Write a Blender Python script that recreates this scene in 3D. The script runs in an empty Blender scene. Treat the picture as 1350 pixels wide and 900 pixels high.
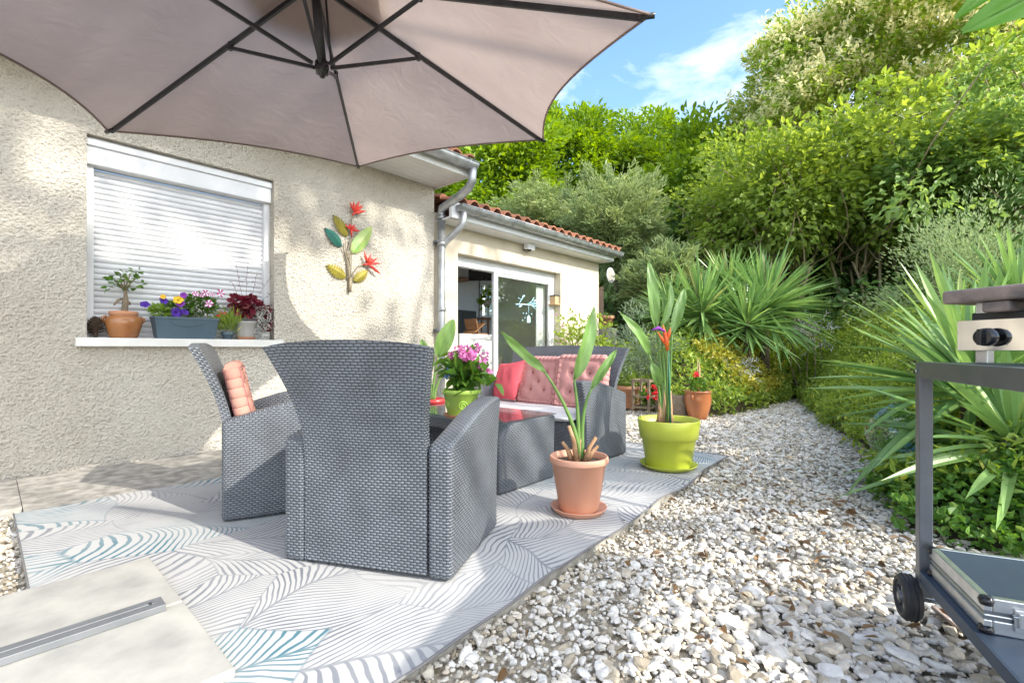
import bpy, bmesh, math
import numpy as np
from mathutils import Vector, Matrix

# ------------------------------------------------------------------ camera, world, sun, exposure
S = bpy.context.scene
COL = S.collection
EYE = 0.88
TH = math.radians(42.0)
FW = np.array([math.cos(TH), math.sin(TH), 0.0])
RT = np.array([math.sin(TH), -math.cos(TH), 0.0])
UP = np.array([0, 0, 1.0])
FPX = 622.0

cam_d = bpy.data.cameras.new('camera')
cam = bpy.data.objects.new('camera', cam_d)
COL.objects.link(cam)
cam_d.sensor_width = 36.0
cam_d.lens = FPX / 1350 * 36.0
cam_d.shift_y = 10 / 1350
cam_d.clip_start = 0.05
cam_d.clip_end = 2000
cam.location = (0, 0, EYE)
cam.rotation_euler = (math.pi / 2, 0, TH - math.pi / 2)
S.camera = cam

SUN = Vector((-0.17, 1.0, -0.60)).normalized()          # direction the light travels
ELEV = math.asin(-SUN.z)
AZ = math.atan2(-SUN.x, -SUN.y)
w = bpy.data.worlds.new('World')
S.world = w
w.use_nodes = True
wn, wl = w.node_tree.nodes, w.node_tree.links
bg = wn['Background']
sky = wn.new('ShaderNodeTexSky')
sky.sky_type = 'NISHITA'
sky.sun_disc = False
sky.sun_elevation = ELEV
sky.sun_rotation = AZ
sky.air_density = 1.15
sky.dust_density = 0.7
sky.ozone_density = 5.0
tcw = wn.new('ShaderNodeTexCoord')
mpw = wn.new('ShaderNodeMapping')
mpw.inputs['Scale'].default_value = (2.2, 2.2, 5.0)
nzw = wn.new('ShaderNodeTexNoise')
nzw.inputs['Scale'].default_value = 1.6
nzw.inputs['Detail'].default_value = 8
nzw.inputs['Roughness'].default_value = 0.62
nzw.inputs['Distortion'].default_value = 0.6
rpw = wn.new('ShaderNodeValToRGB')
rpw.color_ramp.elements[0].position = 0.47
rpw.color_ramp.elements[0].color = (0, 0, 0, 1)
rpw.color_ramp.elements[1].position = 0.78
rpw.color_ramp.elements[1].color = (0.8, 0.8, 0.8, 1)
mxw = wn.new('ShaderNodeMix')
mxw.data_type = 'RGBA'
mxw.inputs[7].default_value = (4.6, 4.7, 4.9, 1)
wl.new(tcw.outputs['Generated'], mpw.inputs['Vector'])
wl.new(mpw.outputs['Vector'], nzw.inputs['Vector'])
spw = wn.new('ShaderNodeSeparateXYZ'); wl.new(tcw.outputs['Generated'], spw.inputs[0])
mrw = wn.new('ShaderNodeMapRange'); mrw.inputs[1].default_value = 0.3; mrw.inputs[2].default_value = -0.6; mrw.inputs[3].default_value = 0.0; mrw.inputs[4].default_value = 0.20  # extra cloud cover added on the unseen sunward side as fill
wl.new(spw.outputs[1], mrw.inputs[0])
adw = wn.new('ShaderNodeMath'); adw.operation = 'ADD'; wl.new(nzw.outputs['Fac'], adw.inputs[0]); wl.new(mrw.outputs[0], adw.inputs[1])
wl.new(adw.outputs[0], rpw.inputs['Fac'])
ccw = wn.new('ShaderNodeMix'); ccw.data_type = 'RGBA'; ccw.inputs[6].default_value = (4.6, 4.7, 4.9, 1); ccw.inputs[7].default_value = (11.5, 11.2, 10.8, 1)  # brighter clouds added behind the camera, towards the sun, to lift the shade
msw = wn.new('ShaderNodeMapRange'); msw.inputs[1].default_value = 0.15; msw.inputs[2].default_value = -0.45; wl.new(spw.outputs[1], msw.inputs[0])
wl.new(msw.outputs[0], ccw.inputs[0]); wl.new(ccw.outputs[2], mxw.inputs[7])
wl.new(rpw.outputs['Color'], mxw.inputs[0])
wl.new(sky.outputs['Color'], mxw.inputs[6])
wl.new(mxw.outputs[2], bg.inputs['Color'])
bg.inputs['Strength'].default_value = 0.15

sl = bpy.data.lights.new('sun', 'SUN')
sl.energy = 2.1
sl.angle = math.radians(0.6)
sl.color = (1.0, 0.94, 0.83)
so = bpy.data.objects.new('sun', sl)
COL.objects.link(so)
so.rotation_euler = SUN.to_track_quat('-Z', 'Y').to_euler()
so.location = (-5, -20, 15)

S.view_settings.view_transform = 'Standard'
S.view_settings.look = 'None'
S.view_settings.exposure = 1.62
S.view_settings.gamma = 1.0
S.view_settings.use_curve_mapping = False
S.cycles.max_bounces = 8
S.cycles.diffuse_bounces = 5
S.cycles.transparent_max_bounces = 8
S.cycles.sample_clamp_indirect = 6
S.cycles.use_denoising = True

rng = np.random.default_rng(7)

# ------------------------------------------------------------------ measuring the photograph
def ray(px, py): return FW * FPX + RT * (px - 675) + UP * (460 - py)
def on_z(px, py, z=0.0):
    d = ray(px, py); t = (z - EYE) / d[2]
    return np.array([d[0] * t, d[1] * t, z])
def on_y(px, py, y):
    d = ray(px, py); t = y / d[1]
    return np.array([d[0] * t, y, EYE + d[2] * t])
def at_d(px, py, Z):
    d = ray(px, py) * (Z / FPX)
    return np.array([d[0], d[1], EYE + d[2]])

# ------------------------------------------------------------------ materials
def newmat(name):
    m = bpy.data.materials.new(name); m.use_nodes = True
    nt = m.node_tree
    return m, nt.nodes, nt.links, nt.nodes['Principled BSDF']

def c4(c): return (c[0], c[1], c[2], 1)

def mat(name, c, c2=None, rough=0.6, metal=0.0, scale=8.0, bump=0.0, bscale=None, bdist=0.01, detail=4, spec=0.5, coat=0.0, lo=.35, hi=.65):
    m, n, l, p = newmat(name)
    p.inputs['Roughness'].default_value = rough
    p.inputs['Metallic'].default_value = metal
    p.inputs['Specular IOR Level'].default_value = spec
    p.inputs['Coat Weight'].default_value = coat
    tc = n.new('ShaderNodeTexCoord')
    nz = n.new('ShaderNodeTexNoise'); nz.inputs['Scale'].default_value = scale; nz.inputs['Detail'].default_value = detail
    l.new(tc.outputs['Object'], nz.inputs['Vector'])
    rp = n.new('ShaderNodeValToRGB')
    rp.color_ramp.elements[0].color = c4(c); rp.color_ramp.elements[1].color = c4(c2 if c2 is not None else [v * .86 for v in c])
    rp.color_ramp.elements[0].position = lo; rp.color_ramp.elements[1].position = hi
    l.new(nz.outputs['Fac'], rp.inputs['Fac'])
    l.new(rp.outputs['Color'], p.inputs['Base Color'])
    if bump:
        b2 = n.new('ShaderNodeTexNoise'); b2.inputs['Scale'].default_value = bscale or scale * 4; b2.inputs['Detail'].default_value = 5
        l.new(tc.outputs['Object'], b2.inputs['Vector'])
        bp = n.new('ShaderNodeBump'); bp.inputs['Strength'].default_value = bump; bp.inputs['Distance'].default_value = bdist
        l.new(b2.outputs['Fac'], bp.inputs['Height']); l.new(bp.outputs['Normal'], p.inputs['Normal'])
    return m

def leafmat(name, c1, c2, c3=None, trans=0.35, rough=0.45, spec=0.35):
    """per leaf colour from the mesh attribute rnd; thin leaves let light through"""
    m, n, l, p = newmat(name)
    at = n.new('ShaderNodeAttribute'); at.attribute_name = 'rnd'
    rp = n.new('ShaderNodeValToRGB')
    rp.color_ramp.elements[0].color = c4(c1); rp.color_ramp.elements[1].color = c4(c2)
    if c3 is not None:
        e = rp.color_ramp.elements.new(0.93); e.color = c4(c2)
        rp.color_ramp.elements[-1].color = c4(c3); 
    l.new(at.outputs['Fac'], rp.inputs['Fac'])
    l.new(rp.outputs['Color'], p.inputs['Base Color'])
    p.inputs['Roughness'].default_value = rough; p.inputs['Specular IOR Level'].default_value = spec
    tr = n.new('ShaderNodeBsdfTranslucent')
    tcl = n.new('ShaderNodeTexCoord'); nzl = n.new('ShaderNodeTexNoise'); nzl.inputs['Scale'].default_value = 9; nzl.inputs['Detail'].default_value = 6
    l.new(tcl.outputs['Object'], nzl.inputs['Vector'])
    hv_ = n.new('ShaderNodeHueSaturation'); l.new(rp.outputs['Color'], hv_.inputs['Color'])
    l.new(math_node(n, l, 'ADD', math_node(n, l, 'MULTIPLY', nzl.outputs['Fac'], 0.9), 0.55), hv_.inputs['Value'])
    l.new(hv_.outputs['Color'], p.inputs['Base Color'])
    hs = n.new('ShaderNodeHueSaturation'); hs.inputs['Hue'].default_value = 0.48; hs.inputs['Saturation'].default_value = 1.15; hs.inputs['Value'].default_value = 1.5
    l.new(rp.outputs['Color'], hs.inputs['Color']); l.new(hs.outputs['Color'], tr.inputs['Color'])
    mx = n.new('ShaderNodeMixShader'); mx.inputs[0].default_value = trans
    l.new(p.outputs[0], mx.inputs[1]); l.new(tr.outputs[0], mx.inputs[2])
    l.new(mx.outputs[0], n['Material Output'].inputs['Surface'])
    return m

def math_node(n, l, op, a, b=None, c=None):
    k = n.new('ShaderNodeMath'); k.operation = op
    for i, v in enumerate((a, b, c)):
        if v is None: continue
        if isinstance(v, (int, float)): k.inputs[i].default_value = v
        else: l.new(v, k.inputs[i])
    return k.outputs[0]

def wicker(name, cdark, clight, pu=0.027, pv=0.0112):
    m, n, l, p = newmat(name)
    uv = n.new('ShaderNodeUVMap'); uv.uv_map = 'UVMap'
    sp = n.new('ShaderNodeSeparateXYZ'); l.new(uv.outputs[0], sp.inputs[0])
    M = lambda *a: math_node(n, l, *a)
    u = M('DIVIDE', sp.outputs[0], pu); v = M('DIVIDE', sp.outputs[1], pv)
    row = M('FLOOR', v); fv = M('SUBTRACT', v, row)
    off = M('MULTIPLY', M('FLOORED_MODULO', row, 2.0), 0.5)
    fu = M('FRACT', M('ADD', u, off))
    d = M('SUBTRACT', M('MULTIPLY', fv, 2.0), 1.0)
    hv = M('SUBTRACT', 1.0, M('POWER', M('ABSOLUTE', d), 2.4))
    hu = M('MULTIPLY', M('SUBTRACT', 1.0, M('COSINE', M('MULTIPLY', fu, 2 * math.pi))), 0.5)
    hu = M('POWER', hu, 0.6)
    hgt = M('MULTIPLY', hv, M('ADD', M('MULTIPLY', hu, 0.85), 0.15))
    rp = n.new('ShaderNodeValToRGB')
    rp.color_ramp.elements[0].position = 0.10; rp.color_ramp.elements[0].color = c4(cdark)
    rp.color_ramp.elements[1].position = 0.45; rp.color_ramp.elements[1].color = c4(clight)
    l.new(hgt, rp.inputs[0])
    tc = n.new('ShaderNodeTexCoord')
    nz = n.new('ShaderNodeTexNoise'); nz.inputs['Scale'].default_value = 7; nz.inputs['Detail'].default_value = 6
    l.new(tc.outputs['Object'], nz.inputs['Vector'])
    hs = n.new('ShaderNodeHueSaturation')
    l.new(M('ADD', M('MULTIPLY', nz.outputs['Fac'], 1.0), 0.5), hs.inputs['Value']); l.new(rp.outputs[0], hs.inputs['Color'])
    l.new(hs.outputs[0], p.inputs['Base Color'])
    p.inputs['Roughness'].default_value = 0.38
    p.inputs['Specular IOR Level'].default_value = 0.6
    bp = n.new('ShaderNodeBump'); bp.inputs['Strength'].default_value = 0.9; bp.inputs['Distance'].default_value = 0.006
    l.new(hgt, bp.inputs['Height']); l.new(bp.outputs[0], p.inputs['Normal'])
    return m

def glassmat(name, tint=(1, 1, 1), ior=1.5, base=0.03, rough=0.0):
    m, n, l, p = newmat(name)
    n.remove(p)
    t = n.new('ShaderNodeBsdfTransparent'); t.inputs[0].default_value = c4(tint)
    g = n.new('ShaderNodeBsdfGlossy'); g.inputs['Roughness'].default_value = rough
    lw = n.new('ShaderNodeLayerWeight'); lw.inputs[0].default_value = 0.5
    a = math_node(n, l, 'ADD', math_node(n, l, 'MULTIPLY', math_node(n, l, 'POWER', lw.outputs['Facing'], 4.0), 0.9), base)
    mx = n.new('ShaderNodeMixShader')
    l.new(a, mx.inputs[0]); l.new(t.outputs[0], mx.inputs[1]); l.new(g.outputs[0], mx.inputs[2])
    l.new(mx.outputs[0], n['Material Output'].inputs['Surface'])
    return m

def stucco_mat():
    m, n, l, p = newmat('rough cream render')
    tc = n.new('ShaderNodeTexCoord')
    n1 = n.new('ShaderNodeTexNoise'); n1.inputs['Scale'].default_value = 38; n1.inputs['Detail'].default_value = 6; n1.inputs['Roughness'].default_value = 0.65
    n2 = n.new('ShaderNodeTexVoronoi'); n2.inputs['Scale'].default_value = 60
    n3 = n.new('ShaderNodeTexNoise'); n3.inputs['Scale'].default_value = 0.9; n3.inputs['Detail'].default_value = 6
    for k in (n1, n2, n3): l.new(tc.outputs['Object'], k.inputs['Vector'])
    M = lambda *a: math_node(n, l, *a)
    h = M('ADD', M('MULTIPLY', n1.outputs['Fac'], 1.0), M('MULTIPLY', n2.outputs['Distance'], 0.35))
    rp = n.new('ShaderNodeValToRGB')
    rp.color_ramp.elements[0].position = 0.35; rp.color_ramp.elements[0].color = (0.68, 0.62, 0.52, 1)
    rp.color_ramp.elements[1].position = 0.62; rp.color_ramp.elements[1].color = (0.80, 0.745, 0.645, 1)
    l.new(n3.outputs['Fac'], rp.inputs[0])
    rp2 = n.new('ShaderNodeValToRGB')                     # darker tone in the pits of the render
    rp2.color_ramp.elements[0].position = 0.38; rp2.color_ramp.elements[0].color = (0.74, 0.72, 0.68, 1)
    rp2.color_ramp.elements[1].position = 0.60; rp2.color_ramp.elements[1].color = (1, 1, 1, 1)
    l.new(h, rp2.inputs[0])
    mx = n.new('ShaderNodeMix'); mx.data_type = 'RGBA'; mx.blend_type = 'MULTIPLY'; mx.inputs[0].default_value = 1
    l.new(rp.outputs[0], mx.inputs[6]); l.new(rp2.outputs[0], mx.inputs[7])
    l.new(mx.outputs[2], p.inputs['Base Color'])
    p.inputs['Roughness'].default_value = 0.95; p.inputs['Specular IOR Level'].default_value = 0.15
    bp = n.new('ShaderNodeBump'); bp.inputs['Strength'].default_value = 1.0; bp.inputs['Distance'].default_value = 0.060
    l.new(h, bp.inputs['Height']); l.new(bp.outputs[0], p.inputs['Normal'])
    return m

def rug_mat():
    m, n, l, p = newmat('woven rug with palm leaf pattern')
    tc = n.new('ShaderNodeTexCoord')
    nz = n.new('ShaderNodeTexNoise'); nz.inputs['Scale'].default_value = 1.4; nz.inputs['Detail'].default_value = 1
    l.new(tc.outputs['Object'], nz.inputs['Vector'])
    vm = n.new('ShaderNodeVectorMath'); vm.operation = 'SUBTRACT'; vm.inputs[1].default_value = (.5, .5, .5)
    l.new(nz.outputs['Color'], vm.inputs[0])
    vs = n.new('ShaderNodeVectorMath'); vs.operation = 'SCALE'; vs.inputs['Scale'].default_value = 0.55
    l.new(vm.outputs[0], vs.inputs[0])
    va = n.new('ShaderNodeVectorMath'); va.operation = 'ADD'
    l.new(tc.outputs['Object'], va.inputs[0]); l.new(vs.outputs[0], va.inputs[1])
    mp = n.new('ShaderNodeMapping'); mp.inputs['Scale'].default_value = (1.75, 2.7, 0); mp.inputs['Rotation'].default_value = (0, 0, 0.5)
    l.new(va.outputs[0], mp.inputs[0])
    vo = n.new('ShaderNodeTexVoronoi'); vo.voronoi_dimensions = '2D'; vo.inputs['Scale'].default_value = 1.0
    l.new(mp.outputs[0], vo.inputs['Vector'])
    ve = n.new('ShaderNodeTexVoronoi'); ve.voronoi_dimensions = '2D'; ve.feature = 'DISTANCE_TO_EDGE'; ve.inputs['Scale'].default_value = 1.0
    l.new(mp.outputs[0], ve.inputs['Vector'])
    sub = n.new('ShaderNodeVectorMath'); sub.operation = 'SUBTRACT'
    l.new(mp.outputs[0], sub.inputs[0]); l.new(vo.outputs['Position'], sub.inputs[1])
    sc = n.new('ShaderNodeSeparateColor'); l.new(vo.outputs['Color'], sc.inputs[0])
    M = lambda *a: math_node(n, l, *a)
    ang = M('ADD', M('MULTIPLY', sc.outputs[0], 2.6), -1.3)
    vr = n.new('ShaderNodeVectorRotate'); vr.rotation_type = 'Z_AXIS'
    l.new(sub.outputs[0], vr.inputs['Vector']); l.new(ang, vr.inputs['Angle'])
    sx = n.new('ShaderNodeSeparateXYZ'); l.new(vr.outputs[0], sx.inputs[0])
    av = M('ABSOLUTE', sx.outputs[1])
    s_ = M('SUBTRACT', M('MULTIPLY', sx.outputs[0], 1.0), M('MULTIPLY', M('POWER', av, 0.75), 0.75))
    n5 = n.new('ShaderNodeTexNoise'); n5.inputs['Scale'].default_value = 9; l.new(tc.outputs['Object'], n5.inputs['Vector'])
    st = M('FRACT', M('ADD', M('MULTIPLY', s_, M('ADD', M('MULTIPLY', sc.outputs[1], 5.0), 10.0)), M('MULTIPLY', n5.outputs['Fac'], 0.9)))
    tri = M('ABSOLUTE', M('SUBTRACT', M('MULTIPLY', st, 2.0), 1.0))       # 0 in the middle of a line
    wid = M('ADD', M('MULTIPLY', n5.outputs['Fac'], 0.52), 0.0)
    mr = n.new('ShaderNodeMapRange'); mr.interpolation_type = 'SMOOTHSTEP'
    l.new(M('SUBTRACT', tri, wid), mr.inputs[0]); mr.inputs[1].default_value = -0.02; mr.inputs[2].default_value = 0.16; mr.inputs[3].default_value = 1; mr.inputs[4].default_value = 0
    mid = n.new('ShaderNodeMapRange'); l.new(av, mid.inputs[0]); mid.inputs[1].default_value = 0.008; mid.inputs[2].default_value = 0.02; mid.inputs[3].default_value = 0.8; mid.inputs[4].default_value = 0
    edg = n.new('ShaderNodeMapRange'); l.new(ve.outputs['Distance'], edg.inputs[0]); edg.inputs[1].default_value = 0.004; edg.inputs[2].default_value = 0.014; edg.inputs[3].default_value = 0.55; edg.inputs[4].default_value = 0
    n6 = n.new('ShaderNodeTexNoise'); n6.inputs['Scale'].default_value = 2.2; n6.inputs['Detail'].default_value = 3; l.new(tc.outputs['Object'], n6.inputs['Vector'])
    fade = n.new('ShaderNodeMapRange'); l.new(n6.outputs['Fac'], fade.inputs[0]); fade.inputs[1].default_value = 0.35; fade.inputs[2].default_value = 0.62; fade.inputs[3].default_value = 0.35; fade.inputs[4].default_value = 1.0
    line = M('MULTIPLY', M('MAXIMUM', mr.outputs[0], M('MAXIMUM', mid.outputs[0], edg.outputs[0])), fade.outputs[0])
    inkr = n.new('ShaderNodeValToRGB')
    inkr.color_ramp.interpolation = 'CONSTANT'
    inkr.color_ramp.elements[0].color = (0.165, 0.178, 0.205, 1)
    inkr.color_ramp.elements[1].position = 0.72; inkr.color_ramp.elements[1].color = (0.075, 0.175, 0.215, 1)
    l.new(sc.outputs[2], inkr.inputs[0])
    mx = n.new('ShaderNodeMix'); mx.data_type = 'RGBA'
    l.new(line, mx.inputs[0]); mx.inputs[6].default_value = (0.455, 0.45, 0.44, 1); l.new(inkr.outputs[0], mx.inputs[7])
    l.new(mx.outputs[2], p.inputs['Base Color'])
    p.inputs['Roughness'].default_value = 0.9; p.inputs['Specular IOR Level'].default_value = 0.2
    wv = n.new('ShaderNodeTexNoise'); wv.inputs['Scale'].default_value = 260; l.new(tc.outputs['Object'], wv.inputs['Vector'])
    bp = n.new('ShaderNodeBump'); bp.inputs['Strength'].default_value = 0.3; bp.inputs['Distance'].default_value = 0.003
    l.new(wv.outputs['Fac'], bp.inputs['Height']); l.new(bp.outputs[0], p.inputs['Normal'])
    return m

def stone_mat():
    m, n, l, p = newmat('white limestone chippings')
    at = n.new('ShaderNodeAttribute'); at.attribute_name = 'rnd'
    rp = n.new('ShaderNodeValToRGB'); e = rp.color_ramp.elements
    e[0].color = (0.26, 0.225, 0.17, 1); e[1].color = (0.72, 0.71, 0.68, 1)
    for pos, c in ((0.10, (0.42, 0.36, 0.27)), (0.25, (0.54, 0.51, 0.45)), (0.55, (0.68, 0.66, 0.62)), (0.93, (0.60, 0.51, 0.38))):
        k = e.new(pos); k.color = c4(c)
    l.new(at.outputs['Fac'], rp.inputs[0])
    tc = n.new('ShaderNodeTexCoord'); nz = n.new('ShaderNodeTexNoise'); nz.inputs['Scale'].default_value = 55; nz.inputs['Detail'].default_value = 5
    l.new(tc.outputs['Object'], nz.inputs['Vector'])
    hs = n.new('ShaderNodeHueSaturation'); l.new(rp.outputs[0], hs.inputs['Color'])
    l.new(math_node(n, l, 'ADD', math_node(n, l, 'MULTIPLY', nz.outputs['Fac'], 0.7), 0.65), hs.inputs['Value'])
    l.new(hs.outputs[0], p.inputs['Base Color'])
    p.inputs['Roughness'].default_value = 0.85; p.inputs['Specular IOR Level'].default_value = 0.25
    bp = n.new('ShaderNodeBump'); bp.inputs['Strength'].default_value = 0.5; bp.inputs['Distance'].default_value = 0.004
    l.new(nz.outputs['Fac'], bp.inputs['Height']); l.new(bp.outputs[0], p.inputs['Normal'])
    return m

def canopy_mat():
    m, n, l, p = newmat('taupe parasol cloth')
    tc = n.new('ShaderNodeTexCoord'); nz = n.new('ShaderNodeTexNoise'); nz.inputs['Scale'].default_value = 1.8; nz.inputs['Detail'].default_value = 5
    l.new(tc.outputs['Object'], nz.inputs['Vector'])
    rp = n.new('ShaderNodeValToRGB'); rp.color_ramp.elements[0].color = (0.335, 0.265, 0.235, 1); rp.color_ramp.elements[1].color = (0.385, 0.31, 0.275, 1)
    rp.color_ramp.elements[0].position = .35; rp.color_ramp.elements[1].position = .65
    l.new(nz.outputs['Fac'], rp.inputs[0]); l.new(rp.outputs[0], p.inputs['Base Color'])
    p.inputs['Roughness'].default_value = 0.9; p.inputs['Specular IOR Level'].default_value = 0.15
    tr = n.new('ShaderNodeBsdfTranslucent'); l.new(rp.outputs[0], tr.inputs[0])
    mx = n.new('ShaderNodeMixShader'); mx.inputs[0].default_value = 0.45
    l.new(p.outputs[0], mx.inputs[1]); l.new(tr.outputs[0], mx.inputs[2]); l.new(mx.outputs[0], n['Material Output'].inputs['Surface'])
    n2 = n.new('ShaderNodeTexNoise'); n2.inputs['Scale'].default_value = 7; n2.inputs['Detail'].default_value = 4; n2.inputs['Distortion'].default_value = 1.5
    l.new(tc.outputs['Object'], n2.inputs['Vector'])
    bp = n.new('ShaderNodeBump'); bp.inputs['Strength'].default_value = 0.35; bp.inputs['Distance'].default_value = 0.02
    l.new(n2.outputs['Fac'], bp.inputs['Height']); l.new(bp.outputs[0], p.inputs['Normal']); l.new(bp.outputs[0], tr.inputs['Normal'])
    return m

STUCCO = stucco_mat()
PLASTER = mat('smooth cream plaster', (0.60, 0.53, 0.42), (0.52, 0.46, 0.36), rough=.9, scale=3, bump=.3, bscale=90, bdist=.004, spec=.2)
REVEAL = mat('pale painted plaster', (0.68, 0.65, 0.58), (0.60, 0.57, 0.51), rough=.85, scale=4, bump=.25, bscale=120, bdist=.003, spec=.2)
WHITE = mat('white coated aluminium', (0.70, 0.71, 0.72), (0.64, 0.65, 0.67), rough=.38, scale=5)
SOFFIT = mat('white soffit board', (0.70, 0.70, 0.68), (0.62, 0.62, 0.60), rough=.6, scale=3)
ROOMW = mat('white interior paint', (0.78, 0.77, 0.74), (0.74, 0.73, 0.70), rough=.8)
ZINC = mat('weathered zinc', (0.46, 0.48, 0.50), (0.30, 0.31, 0.32), rough=.42, metal=.7, scale=9, detail=7, bump=.1)
TILE = mat('terracotta roof tile', (0.42, 0.17, 0.085), (0.28, 0.12, 0.07), rough=.85, scale=7, detail=7, bump=.3, bscale=60)
CONC = mat('worn concrete', (0.44, 0.415, 0.37), (0.23, 0.215, 0.19), rough=.92, scale=13, detail=9, bump=.6, bscale=70, bdist=.006, spec=.2)
SLAB = mat('cast stone slab', (0.43, 0.415, 0.375), (0.29, 0.285, 0.265), rough=.85, scale=5.5, detail=9, bump=.25, bscale=110, bdist=.003, spec=.3)
SOIL = mat('garden soil', (0.10, 0.078, 0.05), (0.055, 0.05, 0.03), rough=.95, scale=5, detail=8, bump=.7, bscale=40, bdist=.02, spec=.1)
BED = mat('dusty gravel bed', (0.54, 0.49, 0.40), (0.34, 0.30, 0.23), rough=.95, scale=14, detail=9, bump=1., bscale=80, bdist=.015, spec=.1)
WICK = wicker('charcoal woven wicker', (0.022, 0.025, 0.029), (0.150, 0.166, 0.190))
RUG = rug_mat()
RUGEDGE = mat('rug hem', (0.12, 0.12, 0.13), (0.2, 0.19, 0.18), rough=.9)
STONE = stone_mat()
CLOTH = canopy_mat()
DARKMET = mat('anthracite metal', (0.028, 0.030, 0.034), (0.040, 0.042, 0.046), rough=.42, metal=.3, scale=20)
GREYMET = mat('grey coated steel', (0.145, 0.158, 0.18), (0.12, 0.132, 0.152), rough=.34, metal=.55, scale=14)
NAVY = mat('slate blue steel sheet', (0.055, 0.082, 0.125), (0.045, 0.066, 0.10), rough=.5, metal=.35, scale=6)
STEEL = mat('polished steel', (0.80, 0.78, 0.75), (0.76, 0.74, 0.71), rough=.07, metal=1., scale=6)
ALU = mat('brushed aluminium', (0.60, 0.62, 0.64), (0.50, 0.52, 0.54), rough=.32, metal=.9, scale=30)
RUBBER = mat('black rubber', (0.018, 0.018, 0.020), (0.03, 0.03, 0.032), rough=.6, scale=30)
GLOSSBLK = mat('glossy black plastic', (0.012, 0.012, 0.014), (0.016, 0.016, 0.018), rough=.15)
RUST = mat('heat stained cast iron', (0.33, 0.245, 0.205), (0.13, 0.11, 0.10), rough=.7, scale=16, detail=9, bump=.4, bscale=60, bdist=.003)
TERRA = mat('terracotta plastic', (0.58, 0.29, 0.19), (0.60, 0.335, 0.24), rough=.55, scale=6, detail=9, lo=.45, hi=.75, bump=.05)
TERRA2 = mat('glazed terracotta', (0.42, 0.155, 0.055), (0.31, 0.11, 0.045), rough=.28, scale=6, coat=.3)
TERRA3 = mat('clay', (0.50, 0.24, 0.13), (0.40, 0.20, 0.12), rough=.85, scale=6, bump=.15)
TANGLAZE = mat('salt glazed stoneware', (0.36, 0.155, 0.055), (0.27, 0.105, 0.035), rough=.25, scale=9, coat=.2)
LIME = mat('lime plastic', (0.47, 0.52, 0.06), (0.45, 0.50, 0.055), rough=.38, scale=4)
LIME2 = mat('apple green ceramic', (0.33, 0.50, 0.08), (0.29, 0.45, 0.07), rough=.3, scale=4)
TEAL = mat('teal glaze', (0.02, 0.20, 0.27), (0.015, 0.15, 0.21), rough=.25)
REDRIM = mat('red glaze', (0.50, 0.05, 0.045), (0.42, 0.04, 0.04), rough=.3)
BLUEGREY = mat('blue grey plastic', (0.065, 0.105, 0.135), (0.055, 0.09, 0.12), rough=.45)
GREYPOT = mat('grey ribbed plastic', (0.42, 0.41, 0.39), (0.36, 0.35, 0.33), rough=.6)
PINK = mat('dusty pink cotton', (0.56, 0.285, 0.265), (0.49, 0.24, 0.225), rough=.9, scale=9, bump=.25, bscale=60, bdist=.006, spec=.1)
SALMON = mat('faded salmon cotton', (0.50, 0.255, 0.20), (0.43, 0.215, 0.17), rough=.9, scale=9, bump=.25, bscale=60, bdist=.006, spec=.1)
CORAL = mat('coral pink cotton', (0.74, 0.135, 0.16), (0.67, 0.11, 0.135), rough=.9, scale=9, bump=.2, bscale=50, bdist=.006, spec=.1)
PIPING = mat('plum piping', (0.30, 0.11, 0.115), (0.25, 0.09, 0.095), rough=.9)
WHITECL = mat('off white cushion cloth', (0.74, 0.73, 0.72), (0.68, 0.67, 0.66), rough=.9, bump=.1)
WOOD = mat('oiled wood', (0.36, 0.17, 0.07), (0.25, 0.11, 0.045), rough=.5, scale=12)
LTWOOD = mat('pale wood', (0.55, 0.37, 0.20), (0.47, 0.30, 0.16), rough=.6, scale=12)
BARK = mat('bark', (0.16, 0.12, 0.085), (0.09, 0.07, 0.05), rough=.95, scale=14, detail=8, bump=.8, bscale=50, bdist=.02)
PALEBARK = mat('pale grey brown bark', (0.26, 0.20, 0.135), (0.16, 0.125, 0.085), rough=.95, scale=14, detail=8, bump=.6, bscale=50, bdist=.015)
DRYSTEM = mat('dry papery stalk', (0.44, 0.27, 0.15), (0.30, 0.17, 0.09), rough=.85, scale=20, bump=.4, bscale=80)
GREENSTEM = mat('green stalk', (0.15, 0.24, 0.06), (0.11, 0.19, 0.05), rough=.5, scale=10)
COCOA = mat('potting soil', (0.11, 0.075, 0.05), (0.06, 0.045, 0.03), rough=.95, scale=60, bump=1., bscale=120, bdist=.01)
PINEC = mat('pine cone scales', (0.075, 0.055, 0.042), (0.16, 0.11, 0.075), rough=.8, scale=70)
BLACKTV = mat('black screen', (0.012, 0.013, 0.015), (0.015, 0.016, 0.018), rough=.25)
GLASS = glassmat('clear window glass', (0.93, 0.95, 0.94), 1.5, 0.08)
TGLASS = glassmat('table glass', (0.80, 0.86, 0.85), 1.5, 0.06)
BOTTLE = glassmat('pale green bottle glass', (0.74, 0.90, 0.84), 1.45, 0.12)
CYAN = mat('pale blue vinyl', (0.42, 0.74, 0.82), (0.40, 0.70, 0.80), rough=.5)
BROWNTIMBER = mat('brown stained timber', (0.085, 0.055, 0.038), (0.055, 0.037, 0.027), rough=.8, scale=6, bump=.2)
BANANA = leafmat('banana leaf', (.05, .17, .012), (.07, .21, .015), trans=.45, rough=.6, spec=.15)
STRELI = leafmat('strelitzia leaf', (0.138, 0.258, 0.066), (0.180, 0.312, 0.084), trans=.25, rough=.38, spec=.5)
L_BRIGHT = leafmat('bright spring leaf', (.11, .21, .022), (.29, .43, .05), (.42, .50, .08), trans=.42)
L_MID = leafmat('mid green leaf', (.14, .23, .040), (.36, .46, .10), (.48, .54, .15), trans=.52)
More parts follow.
